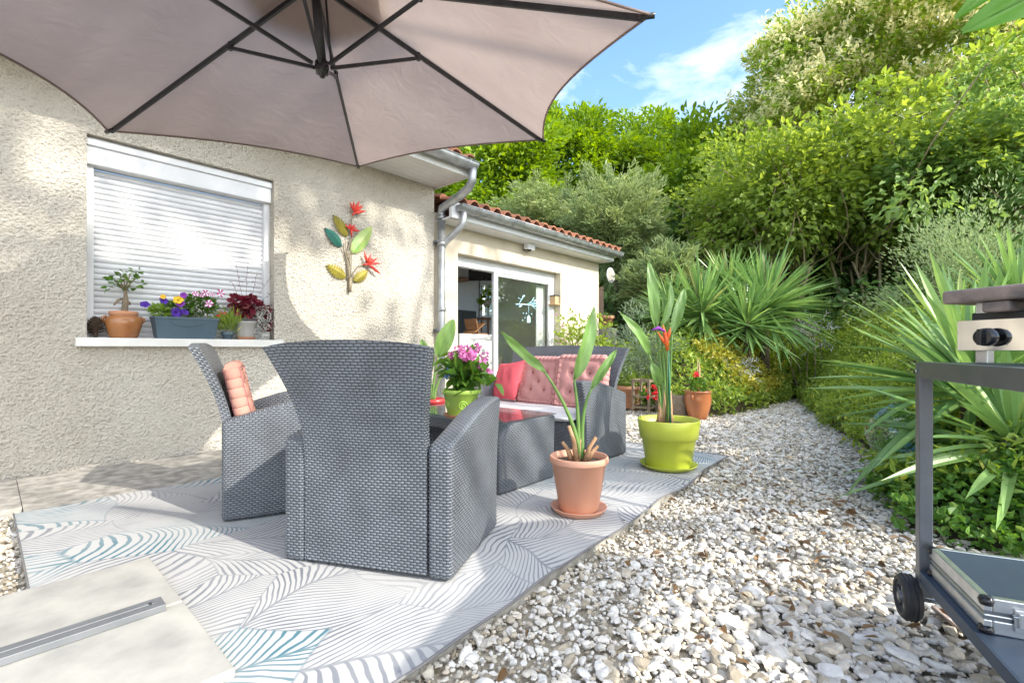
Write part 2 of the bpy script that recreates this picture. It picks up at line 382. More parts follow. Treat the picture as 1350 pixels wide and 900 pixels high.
L_TREE = leafmat('tree leaf', (.16, .27, .045), (.36, .47, .09), (.44, .52, .12), trans=.48)
L_CREAM = leafmat('cream blossom', (.72, .69, .36), (.82, .79, .50), (.78, .70, .44), trans=.5)
L_JUN = leafmat('juniper needle', (.19, .27, .12), (.43, .50, .21), (.52, .52, .20), trans=.28)
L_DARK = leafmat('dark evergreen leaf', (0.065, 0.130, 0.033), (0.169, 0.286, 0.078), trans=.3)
L_GREY = leafmat('grey green small leaf', (0.207, 0.287, 0.127), (0.414, 0.506, 0.253), (0.575, 0.575, 0.322), trans=.3)
L_YUC = leafmat('yucca blade', (0.138, 0.268, 0.090), (0.285, 0.439, 0.138), (.46, .36, .17), trans=.28, rough=.33, spec=.5)
L_IVY = leafmat('ivy leaf', (0.067, 0.173, 0.030), (0.180, 0.337, 0.060), (0.330, 0.450, 0.134), trans=.3, rough=.35)
L_COVER = leafmat('golden ground cover leaf', (0.156, 0.264, 0.048), (0.348, 0.456, 0.078), (0.624, 0.600, 0.108), trans=.3)
L_GOLD = leafmat('golden leaf', (0.30, 0.32, 0.04), (0.46, 0.42, 0.07), trans=.3)
L_SILVER = leafmat('silver leaf', (0.42, 0.44, 0.40), (0.62, 0.63, 0.58), trans=.2, rough=.8)
L_ROSEM = leafmat('rosemary leaf', (0.144, 0.216, 0.132), (0.276, 0.348, 0.228), trans=.2)
L_RED = leafmat('burgundy leaf', (0.11, 0.012, 0.02), (0.22, 0.03, 0.045), (0.30, 0.08, 0.07), trans=.3)
L_POT = leafmat('pot plant leaf', (0.055, 0.14, 0.02), (0.13, 0.25, 0.04), (0.2, 0.32, 0.07), trans=.3, rough=.35)
F_PINK = leafmat('pink petal', (0.62, 0.16, 0.42), (0.72, 0.32, 0.55), (0.75, 0.36, 0.30), trans=.3)
F_BLUE = leafmat('blue petal', (0.13, 0.26, 0.62), (0.30, 0.42, 0.72), trans=.3)
F_RED = leafmat('red petal', (0.60, 0.02, 0.02), (0.75, 0.06, 0.05), trans=.3)
F_VIOLET = mat('violet petal', (0.07, 0.015, 0.30), (0.05, 0.01, 0.22), rough=.7)
F_PURPLE = mat('purple petal', (0.22, 0.03, 0.34), (0.17, 0.02, 0.28), rough=.7)
F_MAG = mat('magenta petal', (0.45, 0.03, 0.24), (0.38, 0.02, 0.2), rough=.7)
F_WHITE = mat('white petal', (0.75, 0.72, 0.72), (0.7, 0.66, 0.68), rough=.7)
F_YEL = mat('yellow petal', (0.75, 0.50, 0.02), (0.7, 0.42, 0.02), rough=.7)
F_ORANGE = mat('orange bract', (0.75, 0.20, 0.02), (0.65, 0.08, 0.02), rough=.5)
M_RED = mat('painted red metal', (0.60, 0.045, 0.025), (0.45, 0.03, 0.02), rough=.45)
M_OLIVE = mat('painted olive metal', (0.32, 0.27, 0.035), (0.22, 0.19, 0.03), rough=.45)
M_TEAL = mat('painted teal metal', (0.02, 0.12, 0.105), (0.03, 0.16, 0.12), rough=.4)
M_GREEN = mat('painted leaf green metal', (0.20, 0.38, 0.10), (0.38, 0.46, 0.14), rough=.4, scale=9)
M_STEM = mat('painted bronze rod', (0.24, 0.20, 0.13), (0.18, 0.15, 0.1), rough=.5)
STICK = mat('bamboo cane', (0.45, 0.32, 0.17), (0.38, 0.26, 0.13), rough=.7)
GREENCANE = mat('green plastic cane', (0.01, 0.17, 0.09), (0.01, 0.14, 0.08), rough=.4)
PORCELAIN = mat('painted porcelain', (0.45, 0.43, 0.39), (0.22, 0.15, 0.13), rough=.3, scale=22, lo=.5, hi=.7)
LEATHER = mat('grey blue panel', (0.10, 0.125, 0.155), (0.085, 0.11, 0.14), rough=.4)

# ------------------------------------------------------------------ mesh building
class MB:
    def __init__(s): s.v = []; s.f = []; s.uv = []; s.mi = []; s.sm = []; s.hasuv = False
    def add(s, verts, faces, uvs=None, mi=0, smooth=False):
        o = len(s.v)
        s.v += [tuple(map(float, p)) for p in verts]
        for i, f in enumerate(faces):
            s.f.append([k + o for k in f]); s.mi.append(mi); s.sm.append(smooth)
            s.uv.append(uvs[i] if uvs is not None else None)
        if uvs is not None: s.hasuv = True
        return s
    def box(s, c, d, rz=0.0, M=None, mi=0, uv=False):
        hx, hy, hz = d[0] / 2, d[1] / 2, d[2] / 2
        P = [Vector((x, y, z)) for z in (-hz, hz) for y in (-hy, hy) for x in (-hx, hx)]
        R = M if M is not None else Matrix.Rotation(rz, 3, 'Z')
        V = [tuple(R @ p + Vector(c)) for p in P]
        F = [(0, 2, 3, 1), (4, 5, 7, 6), (0, 1, 5, 4), (2, 6, 7, 3), (1, 3, 7, 5), (0, 4, 6, 2)]
        U = None
        if uv:
            ax = [(0, 1), (0, 1), (0, 2), (0, 2), (1, 2), (1, 2)]
            U = [[(P[k][ax[i][0]], P[k][ax[i][1]]) for k in f] for i, f in enumerate(F)]
        return s.add(V, F, U, mi)
    def span(s, x0, x1, y0, y1, z0, z1, mi=0, uv=False):
        return s.box(((x0 + x1) / 2, (y0 + y1) / 2, (z0 + z1) / 2), (x1 - x0, y1 - y0, z1 - z0), mi=mi, uv=uv)
    def tube(s, path, r, n=8, mi=0, smooth=True, caps=True):
        P = [Vector(p) for p in path]; k = len(P)
        rs = [r] * k if isinstance(r, (int, float)) else list(r)
        V = []; prev = None
        for i in range(k):
            t = (P[min(i + 1, k - 1)] - P[max(i - 1, 0)])
            t = t.normalized() if t.length > 1e-9 else Vector((0, 0, 1))
            a = prev if prev is not None else (Vector((0, 0, 1)) if abs(t.z) < .9 else Vector((1, 0, 0)))
            b = t.cross(a)
            if b.length < 1e-6: b = t.cross(Vector((0, 1, 0)))
            b.normalize(); a = b.cross(t).normalized(); prev = a
            for j in range(n):
                q = 2 * math.pi * j / n
                V.append(P[i] + (a * math.cos(q) + b * math.sin(q)) * rs[i])
        F = [(i * n + j, i * n + (j + 1) % n, (i + 1) * n + (j + 1) % n, (i + 1) * n + j) for i in range(k - 1) for j in range(n)]
        s.add(V, F, None, mi, smooth)
        if caps:
            o = len(s.v) - len(V)
            for F_ in ([o + j for j in range(n)][::-1], [o + (k - 1) * n + j for j in range(n)]):
                s.f.append(F_); s.mi.append(mi); s.sm.append(False); s.uv.append(None)
        return s
    def lathe(s, prof, n=28, c=(0, 0, 0), mi=0, smooth=True, wob=None):
        V = []; F = []
        for i, (r, z) in enumerate(prof):
            for j in range(n):
                a = 2 * math.pi * j / n
                k = wob(a, z) if wob else 1
                V.append((c[0] + r * k * math.cos(a), c[1] + r * k * math.sin(a), c[2] + z))
        m = len(prof)
        for i in range(m - 1):
            for j in range(n):
                F.append((i * n + j, i * n + (j + 1) % n, (i + 1) * n + (j + 1) % n, (i + 1) * n + j))
        return s.add(V, F, None, mi, smooth)
    def grid(s, V, nu, nv, uv=None, mi=0, smooth=True, flip=False):
        """V: (nu*nv) points, u major"""
        F = []; U = [] if uv is not None else None
        for i in range(nu - 1):
            for j in range(nv - 1):
                f = (i * nv + j, (i + 1) * nv + j, (i + 1) * nv + j + 1, i * nv + j + 1)
                if flip: f = f[::-1]
                F.append(f)
                if uv is not None: U.append([uv[k] for k in f])
        return s.add(V, F, U, mi, smooth)
    def prism(s, poly, y0, y1, mi=0, uv=True):
        """outline in x,z extruded along y, with uv in metres"""
        n = len(poly)
        V = [(x, y0, z) for x, z in poly] + [(x, y1, z) for x, z in poly]
        F = [tuple(range(n)), tuple(range(2 * n - 1, n - 1, -1))]
        U = [[poly[k % n] for k in f] for f in F]
        a = 0
        for i in range(n):
            j = (i + 1) % n
            L = math.dist(poly[i], poly[j])
            F.append((j, i, n + i, n + j)); U.append([(y0, a + L), (y0, a), (y1, a), (y1, a + L)])
            a += L
        return s.add(V, F, U if uv else None, mi)
    def build(s, name, mats, parent=None, bevel=0.0, seg=2, loc=None, rnd=None):
        me = bpy.data.meshes.new(name)
        me.from_pydata(s.v, [], s.f)
        if not isinstance(mats, (list, tuple)): mats = [mats]
        for m in mats: me.materials.append(m)
        me.polygons.foreach_set('material_index', s.mi)
        me.polygons.foreach_set('use_smooth', s.sm)
        if s.hasuv:
            ul = me.uv_layers.new(name='UVMap')
            flat = []
            for f, u in zip(s.f, s.uv):
                for k in range(len(f)): flat += list(u[k]) if u is not None else [0.0, 0.0]
            ul.data.foreach_set('uv', flat)
        if rnd is not None:
            at = me.attributes.new('rnd', 'FLOAT', 'POINT'); at.data.foreach_set('value', np.full(len(s.v), rnd, dtype=np.float32))
        if bevel:
            bm = bmesh.new(); bm.from_mesh(me)
            bmesh.ops.remove_doubles(bm, verts=bm.verts, dist=1e-6)
            ed = [e for e in bm.edges if len(e.link_faces) == 2 and e.calc_face_angle(0) > 0.6]
            bmesh.ops.bevel(bm, geom=ed, offset=bevel, segments=seg, profile=0.5, affect='EDGES', clamp_overlap=True)
            bm.to_mesh(me); bm.free()
        me.update()
        o = bpy.data.objects.new(name, me); COL.objects.link(o)
        if parent is not None: o.parent = parent
        if loc is not None: o.location = loc
        return o

def tag(o, label, cat, group=None, kind=None):
    if label: o['label'] = label
    if cat: o['category'] = cat
    if group: o['group'] = group
    if kind: o['kind'] = kind
    return o
def thing(name, label, cat, loc=(0, 0, 0), rz=0.0, group=None):
    o = bpy.data.objects.new(name, None); COL.objects.link(o)
    o.empty_display_size = .1
    o.location = [float(v) for v in loc]; o.rotation_euler = (0, 0, rz)
    return tag(o, label, cat, group)
def structure(o): o['kind'] = 'structure'; return o
def copy_tree(o, parent=None):
    c = o.copy(); COL.objects.link(c)
    if parent is not None: c.parent = parent
    for ch in list(o.children): copy_tree(ch, c)
    return c

def raw(name, V, F, mats, parent=None, rnd=None, smooth=False):
    """numpy mesh, all faces with the same corner count"""
    V = np.asarray(V, np.float32); F = np.asarray(F, np.int32)
    me = bpy.data.meshes.new(name)
    me.vertices.add(len(V)); me.vertices.foreach_set('co', V.ravel())
    k = F.shape[1]
    me.loops.add(F.size); me.loops.foreach_set('vertex_index', F.ravel())
    me.polygons.add(len(F)); me.polygons.foreach_set('loop_start', np.arange(0, F.size, k, dtype=np.int32))
    me.polygons.foreach_set('loop_total', np.full(len(F), k, np.int32))
    me.polygons.foreach_set('use_smooth', np.full(len(F), smooth))
    if not isinstance(mats, (list, tuple)): mats = [mats]
    for m in mats: me.materials.append(m)
    if rnd is not None:
        at = me.attributes.new('rnd', 'FLOAT', 'POINT'); at.data.foreach_set('value', np.asarray(rnd, np.float32))
    me.update(calc_edges=True); me.validate()
    o = bpy.data.objects.new(name, me); COL.objects.link(o)
    if parent is not None: o.parent = parent
    return o

def unit(a): return a / np.maximum(np.linalg.norm(a, axis=-1, keepdims=True), 1e-9)

def leaf_arrays(P, D, L, W, rnd, N=None, fold=0.25, curl=0.15, shape=(.30, .70)):
    n = len(P); D = unit(D)
    if N is None: N = rng.normal(size=(n, 3)) * .6 + np.array([0, 0, 1.0])
    X = np.cross(D, N); X = unit(X); N = np.cross(X, D)
    L = np.broadcast_to(L, (n,))[:, None]; W = np.broadcast_to(W, (n,))[:, None]
    b = P; t = P + D * L - N * L * curl
    m1 = P + D * L * shape[0]; m2 = P + D * L * shape[1] - N * L * curl * .45
    up = N * W * fold
    V = np.stack([b, m1 - X * W * .5 + up, m2 - X * W * .36 + up * .7, t, m2 + X * W * .36 + up * .7, m1 + X * W * .5 + up], 1).reshape(-1, 3)
    o = (np.arange(n) * 6)[:, None]
    F = np.concatenate([o + np.array([[0, 3, 2, 1]]), o + np.array([[0, 5, 4, 3]])], 0)
    return V, F, np.repeat(rnd, 6)

def leaves(name, P, D, L, W, mats, parent=None, rnd=None, **k):
    P = np.asarray(P, float)
    if rnd is None: rnd = rng.random(len(P))
    V, F, r = leaf_arrays(P, np.asarray(D, float), L, W, rnd, **k)
    return raw(name, V, F, mats, parent, r)

def crown(c, rad, nclump, nleaf, spread=.5, shell=.55, out=.7, droop=.25, lump=.18, flat=.75):
    """points gathered in clumps through an uneven ellipsoid; leaf directions point outward"""
    c = np.asarray(c, float); rad = np.asarray(rad, float)
    U = unit(rng.normal(size=(nclump, 3)))
    rr = (shell + (1 - shell) * rng.random(nclump) ** .6) * (1 + lump * rng.normal(size=nclump))
    C = c + U * rr[:, None] * rad
    k = rng.integers(0, nclump, nleaf)
    sp = spread * (0.6 + .8 * rng.random(nclump))[k]
    off = rng.normal(size=(nleaf, 3)); off *= np.minimum(1, 1.75 / np.maximum(np.linalg.norm(off, axis=1), 1e-6))[:, None]
    off = off * sp[:, None] * np.array([1, 1, flat])
    P = C[k] + off
    D = U[k] * out + unit(off) * .6 + rng.normal(size=(nleaf, 3)) * .45 + np.array([0, 0, -droop])
    r = np.clip(rng.random(nleaf) * .6 + rng.random(nclump)[k] * .4, 0, 1)
    return P, D, r, C

def limb(mb, a, b, r0, r1, bend=.15, n=6):
    a = np.asarray(a, float); b = np.asarray(b, float); L = np.linalg.norm(b - a)
    o = rng.normal(size=3) * L * bend
    pts = [a + (b - a) * t + o * math.sin(math.pi * t) for t in np.linspace(0, 1, n)]
    mb.tube([tuple(p) for p in pts], list(np.linspace(r0, r1, n)), 7)

# ================================================================== GROUND
WY = 4.68                                              # front face of the house wall
GPOLY = np.array([(-25, -25), (3.0, -25), (3.05, -1.2), (3.1, -.35), (3.2, .10), (4.0, .22), (4.98, .30), (6.57, .88), (9.7, 1.72), (9.8, 2.0),
                  (6.9, 2.15), (6.35, 2.45), (6.6, 3.4), (7.2, 4.3), (7.7, 4.7), (7.7, 30), (-25, 30)], float)
def inside(P, poly=GPOLY):
    x, y = P[:, 0], P[:, 1]; r = np.zeros(len(P), bool); n = len(poly)
    for i in range(n):
        x0, y0 = poly[i]; x1, y1 = poly[(i + 1) % n]
        if y0 == y1: continue
        c = ((y0 > y) != (y1 > y)) & (x < (x1 - x0) * (y - y0) / (y1 - y0) + x0)
        r ^= c
    return r
def edge_dist(P, poly=GPOLY):
    d = np.full(len(P), 1e9); n = len(poly)
    for i in range(n):
        a = poly[i]; b = poly[(i + 1) % n]; ab = b - a
        t = np.clip(((P - a) @ ab) / (ab @ ab), 0, 1)
        d = np.minimum(d, np.linalg.norm(P - (a + t[:, None] * ab), axis=1))
    return d
def height(P):
    P = np.atleast_2d(np.asarray(P, float))[:, :2]
    d = np.where(inside(P), 0, edge_dist(P))
    h = (.55 + .55 * np.clip((P[:, 0] - 4.5) / 1.5, 0, 1)) * (1 - np.exp(-d / .7)) + .09 * np.minimum(d, 20)
    h *= np.where(P[:, 0] > 2, 1, .2)
    return np.where(d > 0, h - .07, -.07) + np.where(d > 0, .03 * np.sin(P[:, 0] * 3.1) * np.sin(P[:, 1] * 2.7), 0)
def h1(x, y): return float(height([[x, y]])[0])

xs = np.concatenate([np.linspace(-300, -6, 14), np.arange(-5, 13, .15), np.linspace(13.4, 40, 40), np.linspace(50, 400, 14)])
ys = np.concatenate([np.linspace(-300, -6, 14), np.arange(-5, 7, .15), np.linspace(7.4, 40, 40), np.linspace(50, 400, 14)])
gx, gy = np.meshgrid(xs, ys, indexing='ij')
gp = np.stack([gx.ravel(), gy.ravel()], 1)
gz = height(gp)
nx, ny = len(xs), len(ys)
ii, jj = np.meshgrid(np.arange(nx - 1), np.arange(ny - 1), indexing='ij'); q = (ii * ny + jj).ravel()
structure(raw('ground', np.column_stack([gp, gz]), np.stack([q, q + ny, q + ny + 1, q + 1], 1), SOIL, smooth=True))

m = MB(); pl = [(-6, -6), (3.0, -6), (3.05, -1.2), (3.1, -.35), (3.2, .10), (4.0, .22), (4.98, .30), (6.57, .88), (9.7, 1.72), (9.8, 2.0), (6.9, 2.15), (6.35, 2.45), (6.6, 3.4), (7.2, 4.3), (7.6, 4.66), (-6, 4.66)]
m.add([(x, y, -.062) for x, y in pl], [tuple(range(len(pl)))])
structure(m.build('gravel_path', BED))

# terrace slab under the rug and the concrete strip along the wall
m = MB()
poly = [(.13, 1.05), (4.00, 1.30), (4.10, 1.32), (4.10, 4.66), (.13, 4.66)]
n_ = len(poly)
m.add([(x, y, -.001) for x, y in poly] + [(x, y, -.15) for x, y in poly], [tuple(range(n_))] + [(i, i + n_, (i + 1) % n_ + n_, (i + 1) % n_) for i in range(n_)])
structure(m.build('terrace', CONC))
m = MB(); m.span(-6, .127, 3.80, 4.66, -.15, -.003); structure(m.build('path', CONC))
m = MB(); m.span(4.104, 7.62, 3.75, 4.66, -.15, -.006); structure(m.build('pavement', CONC))

# stones
def rock(sub, seed):
    r = np.random.default_rng(seed)
    bm = bmesh.new(); bmesh.ops.create_icosphere(bm, subdivisions=sub, radius=1)
    V = np.array([v.co[:] for v in bm.verts]); F = np.array([[v.index for v in f.verts] for f in bm.faces]); bm.free()
    Nn = unit(r.normal(size=(11, 3))); dd = r.uniform(.55, .85, 11)
    dot = V @ Nn.T
    s = np.where(dot > 1e-3, dd / np.maximum(dot, 1e-3), 9).min(1)
    V = V * np.minimum(s, 1)[:, None] * (1 + .05 * r.normal(size=(len(V), 1)))
    return V, F
def stones(P, size, tmpl, tone=None):
    if tone is None: tone = np.zeros(len(P))
    VV = []; FF = []; RR = []; o = 0
    k = rng.integers(0, len(tmpl), len(P))
    for t, (V, F) in enumerate(tmpl):
        idx = np.where(k == t)[0]; n = len(idx)
        if n == 0: continue
        a = rng.random(n) * 2 * np.pi; tl = rng.normal(size=n) * .32; tl2 = rng.normal(size=n) * .32
        sc = np.stack([size[idx] * rng.uniform(.75, 1.35, n), size[idx] * rng.uniform(.65, 1.0, n), size[idx] * rng.uniform(.34, .62, n)], 1)
        W = V[None] * sc[:, None, :]
        ca, sa = np.cos(tl)[:, None], np.sin(tl)[:, None]
        y, z = W[..., 1] * ca - W[..., 2] * sa, W[..., 1] * sa + W[..., 2] * ca
        ca, sa = np.cos(tl2)[:, None], np.sin(tl2)[:, None]
        x, z = W[..., 0] * ca - z * sa, W[..., 0] * sa + z * ca
        ca, sa = np.cos(a)[:, None], np.sin(a)[:, None]
        x, y = x * ca - y * sa, x * sa + y * ca
        W = np.stack([x, y, z], -1) + P[idx][:, None, :]
        VV.append(W.reshape(-1, 3)); FF.append((F[None] + (np.arange(n) * len(V))[:, None, None] + o).reshape(-1, 3)); o += n * len(V)
        RR.append(np.repeat(np.clip(rng.random(n) * (1 - .55 * tone[idx]) , 0, 1), len(V)))
    return np.concatenate(VV), np.concatenate(FF), np.concatenate(RR)
def bare(P):
    ok = inside(P)
    ter = inside(P, np.array([(.13, 1.06), (4.0, 1.31), (4.11, 1.34), (4.11, 5), (.13, 5)]))
    ok &= ~ter & (P[:, 1] < 4.6)
    ok &= ~((P[:, 0] > 4.1) & (P[:, 1] > 3.78)) & ~((P[:, 0] < .13) & (P[:, 1] > 3.80))
    return ok
def scatter(n, x0, x1, y0, y1):
    P = np.column_stack([rng.uniform(x0, x1, n), rng.uniform(y0, y1, n)])
    Zc = P @ FW[:2]; Xc = P @ RT[:2]
    ok = bare(P) & (Zc > .75) & (np.abs(Xc) < Zc * 1.14 + .15)
    return P[ok], Zc[ok]
P, Zc = scatter(118000, -1.5, 4.0, -1.6, 3.9)
keep = Zc < 3.3; P, Zc = P[keep], Zc[keep]
sz = np.clip(rng.lognormal(np.log(.0100), .45, len(P)), .0035, .034)
big = np.exp(-((P[:, 0] - 1.7) ** 2 + (P[:, 1] - .35) ** 2) / .55)                         # coarser chippings in front of the trolley
fine = np.clip(.5 + .9 * np.sin(P[:, 0] * 2.1 + 1.3 * np.sin(P[:, 1] * 2.7)) * np.sin(P[:, 1] * 3.1 + P[:, 0]), 0, 1) * (1 - .8 * big)   # worn patches of fine grit
sz *= (1 + .40 * big) * (1 - .38 * fine)
z = -.056 + sz * .30 + rng.random(len(P)) * .013
V1, F1, R1 = stones(np.column_stack([P, z]), sz, [rock(2, s) for s in range(8)], fine)
P2, Z2 = scatter(95000, 1.5, 9.9, -.5, 4.0)
keep = Z2 >= 3.3; P2, Z2 = P2[keep], Z2[keep]
sz2 = np.clip(rng.lognormal(np.log(.0130), .40, len(P2)), .006, .040) * (1 + .06 * (Z2 - 3.3))
V2, F2, R2 = stones(np.column_stack([P2, -.056 + sz2 * .35 + rng.random(len(P2)) * .016]), sz2, [rock(1, s) for s in range(20, 26)])
g = raw('gravel', np.concatenate([V1, V2]), np.concatenate([F1, F2 + len(V1)]), STONE, rnd=np.concatenate([R1, R2]))
tag(g, 'white and buff limestone chippings covering the garden path', 'gravel', kind='stuff')
# a few dry leaves blown over the gravel
P = np.concatenate([rng.normal(size=(110, 2)) * [.9, .35] + [2.9, .75], rng.normal(size=(40, 2)) * [.5, .25] + [2.1, .45]])
P = P[bare(P)]
d = rng.normal(size=(len(P), 3)); d[:, 2] *= .15
o = leaves('leaf_litter', np.column_stack([P, -.02 + rng.random(len(P)) * .02]), d, rng.uniform(.025, .07, len(P)), rng.uniform(.012, .03, len(P)),
           leafmat('dry leaf', (.10, .06, .03), (.28, .17, .08), trans=.1), fold=.4)
tag(o, 'dry brown leaves scattered over the white chippings', 'dead leaves', kind='stuff')

# ================================================================== HOUSE
house = thing('house', 'cream rendered single storey house with shuttered window and tiled extension', 'house', (0, WY, 0))
def wp(o, root):                                           # parts that were measured in world coordinates
    o.parent = root; o.location = [-v for v in root.location]
    return o
WX0, WX1, WZ0, WZ1 = .49, 1.82, .965, 2.48                  # window opening
XE = 3.74                                                  # where the extension begins
m = MB()
for a in ((-6, WX0, -.1, 3.0), (WX1, XE, -.1, 3.0), (WX0, WX1, -.1, WZ0), (WX0, WX1, WZ1, 3.0)):
    m.span(a[0], a[1], WY, WY + .30, a[2], a[3])
m.span(XE - .3, XE, WY + .30, 10.5, -.1, 3.3)
wp(m.build('wall', STUCCO), house)
DX0, DX1, DZ1, EY = 4.15, 6.44, 2.15, WY + .02
EX1 = 7.64
m = MB()
for a in ((XE + .002, DX0, -.1, 2.60), (DX1, EX1, -.1, 2.60), (DX0, DX1, DZ1, 2.60)):
    m.span(a[0], a[1], EY, EY + .28, a[2], a[3])
wp(m.build('extension_wall', PLASTER), house)
def on_x(px, py, x):
    d = ray(px, py); t = x / d[0]
    return np.array([x, d[1] * t, EYE + d[2] * t])
IX = EX1 - .2                                               # inner face of the end wall
ia, ib = on_x(631, 373, IX), on_x(652, 418, IX)
IY0, IY1 = sorted((ia[1], ib[1])); IZ0, IZ1 = ib[2], ia[2]
top_ = lambda y: 2.60 + (y - EY - .28) * .293
m = MB()
for (y0, y1, za, zb_) in ((EY + .28, IY0, -.1, None), (IY1, 9.4, -.1, None), (IY0, IY1, -.1, IZ0), (IY0, IY1, IZ1, None)):
    V_ = [(y0, za), (y1, za), (y1, zb_ or top_(y1)), (y0, zb_ or top_(y0))]
    m.add([(IX, y, z_) for y, z_ in V_] + [(EX1, y, z_) for y, z_ in V_], [(3, 2, 1, 0), (4, 5, 6, 7)] + [(i, (i + 1) % 4, (i + 1) % 4 + 4, i + 4) for i in range(4)])
wp(m.build('end_wall', ROOMW), house)
m = MB(); m.span(XE, EX1, 9.2, 9.4, -.1, .9); m.span(XE, EX1, 9.2, 9.4, 2.6, 3.9); m.span(XE, XE + .5, 9.2, 9.4, .9, 2.6); m.span(EX1 - .6, EX1, 9.2, 9.4, .9, 2.6); wp(m.build('rear_wall', ROOMW), house)  # unseen opening added in this wall to bring daylight into the room
m = MB(); m.span(XE + .004, EX1 - .2, EY + .0, 9.2, -.05, .012); wp(m.build('room_floor', mat('pale floor tile', (.50, .44, .36), (.44, .38, .31), rough=.35, scale=3)), house)
m = MB(); m.add([(XE + .01, EY + .28, 2.52), (EX1 - .2, EY + .28, 2.52), (EX1 - .2, 9.2, 3.55), (XE + .01, 9.2, 3.55)], [(0, 1, 2, 3)]); wp(m.build('ceiling', ROOMW), house)
m = MB(); m.span(XE + .003, XE + .03, EY + .28, 9.2, .012, 2.5); wp(m.build('room_wall', ROOMW), house)

# window: frame, sill, shutter box, roller shutter
m = MB()
m.span(WX0, WX0 + .05, WY + .10, WY + .20, WZ0, WZ1 - .2); m.span(WX1 - .05, WX1, WY + .10, WY + .20, WZ0, WZ1 - .2); m.span(WX0, WX1, WY + .105, WY + .195, WZ0 + .0005, WZ0 + .012)
win = wp(m.build('window', WHITE, bevel=.004), house)
m = MB(); m.span(WX0 - .065, WX1 + .065, WY - .065, WY + .22, WZ0 - .066, WZ0); m.build('sill', mat('white painted stone', (.74, .73, .69), (.66, .65, .61), rough=.6, scale=6), win, bevel=.006)
m = MB(); m.span(WX0 + .002, WX1 - .002, WY + .055, WY + .20, WZ1 - .205, WZ1 - .002); m.span(WX0 + .002, WX1 - .002, WY + .035, WY + .054, WZ1 - .07, WZ1 - .02); m.build('shutter_box', WHITE, win, bevel=.006)
prof = []; zz = WZ0 + .012
while zz < WZ1 - .22:
    prof += [(0.0, zz), (-.005, zz + .004), (-.0085, zz + .012), (-.0095, zz + .020), (-.0085, zz + .029), (-.004, zz + .036), (0.003, zz + .0385), (.007, zz + .040), (.007, zz + .0435)]
    zz += .0445
V = []
for x in (WX0 + .05, WX1 - .05):
    for dy, z_ in prof: V.append((x, WY + .165 + dy, z_))
m = MB(); m.grid(V, 2, len(prof), smooth=True, flip=True); m.build('roller_shutter', WHITE, win)
m = MB()
m.tube([(WX0 + .06, WY + .12, WZ0 + .36), (1.25, WY + .13, WZ0 + .20)], .002, 5)

# main roof, soffit, gutter
SZ = 2.90
m = MB()
for k in range(6): m.span(-6, XE + .02, WY - .585 + k * .0975, WY - .585 + (k + 1) * .0975 - .004, SZ, SZ + .02)
m.span(-6, XE + .02, WY - .61, WY - .588, SZ - .01, SZ + .17)
m.span(XE + .0225, XE + .045, WY - .60, WY + .29, SZ - .01, SZ + .18)
wp(m.build('soffit', SOFFIT), house)
def tiled(x0, x1, y0, z0, slope, rows, row=.36, pitch=.215, amp=.045):
    nxp = int((x1 - x0) / pitch * 10); V = []; ny_ = rows * 2
    X = np.linspace(x0, x1, nxp)
    ph = (X - x0) / pitch % 1
    hump = np.where(ph < .62, np.sqrt(np.maximum(0, 1 - ((ph - .31) / .31) ** 2)), -.35 * np.sin((ph - .62) / .38 * math.pi))
    for i, x in enumerate(X):
        for r in range(rows):
            for e in (0, 1):
                s = (r + e) * row + (0 if e else .0)
                lift = .03 * (1 - e) + .004 * math.sin(r * 7.1 + math.floor((x - x0) / pitch) * 3.3)
                V.append((x, y0 + s, z0 + s * slope + amp * hump[i] * (1 - .12 * e) + lift))
    m = MB(); m.grid(V, nxp, ny_, smooth=False, flip=False)
    # thickness at the eave
    o = []
    for i, x in enumerate(X): o += [(x, y0, z0 + amp * hump[i] + .03), (x, y0 + .002, z0 + amp * hump[i] + .012)]
    m.grid(o, nxp, 2, smooth=False)
    return m
wp(tiled(-6, XE + .06, WY - .68, SZ + .16, .32, 18).build('roof', TILE), house)
def gutter_mesh(x0, x1, y, z, r):
    V = []; A = np.linspace(0, math.pi, 11)
    for x in np.linspace(x0, x1, 8):
        for a in A: V.append((x, y - r * math.cos(a), z - r * math.sin(a)))
    m = MB(); m.grid(V, 8, 11, smooth=True)
    V = []
    for x in np.linspace(x0, x1, 8):
        for a in A: V.append((x, y - (r - .004) * math.cos(a), z - (r - .004) * math.sin(a)))
    m.grid(V, 8, 11, smooth=True, flip=True)
    m.tube([(x0, y - r, z + .003), (x1, y - r, z + .003)], .009, 6)
    for xe in (x0, x1): m.add([(xe, y - r * math.cos(a), z - r * math.sin(a)) for a in A], [tuple(range(11))])
    for x in np.arange(x0 + .35, x1, .62):                                                # seams and brackets
        m.tube([(x, y - (r + .004) * math.cos(a), z - (r + .004) * math.sin(a)) for a in A], .006, 5)
    return m
GY, GZ = WY - .69, SZ + .12
wp(gutter_mesh(-6, XE + .05, GY, GZ, .075).build('gutter', ZINC), house)
PX, PY = XE + .055, WY - .075                                 # downpipe in the corner
m = MB()
m.tube([(PX, PY, -.05), (PX, PY, 2.52)], .048, 16)
m.tube([(PX, PY, 2.50), (PX, PY, 2.57), (PX - .01, PY - .03, 2.63), (PX - .04, PY - .40, 2.70), (PX - .05, PY - .55, 2.75), (PX - .05, GY, 2.82), (PX - .05, GY, 2.97)], .050, 16)
for z_ in (2.50, 2.17, 1.35): m.tube([(PX, PY, z_), (PX, PY, z_ + .05)], .057, 16)
dp = wp(m.build('downpipe', ZINC), house)
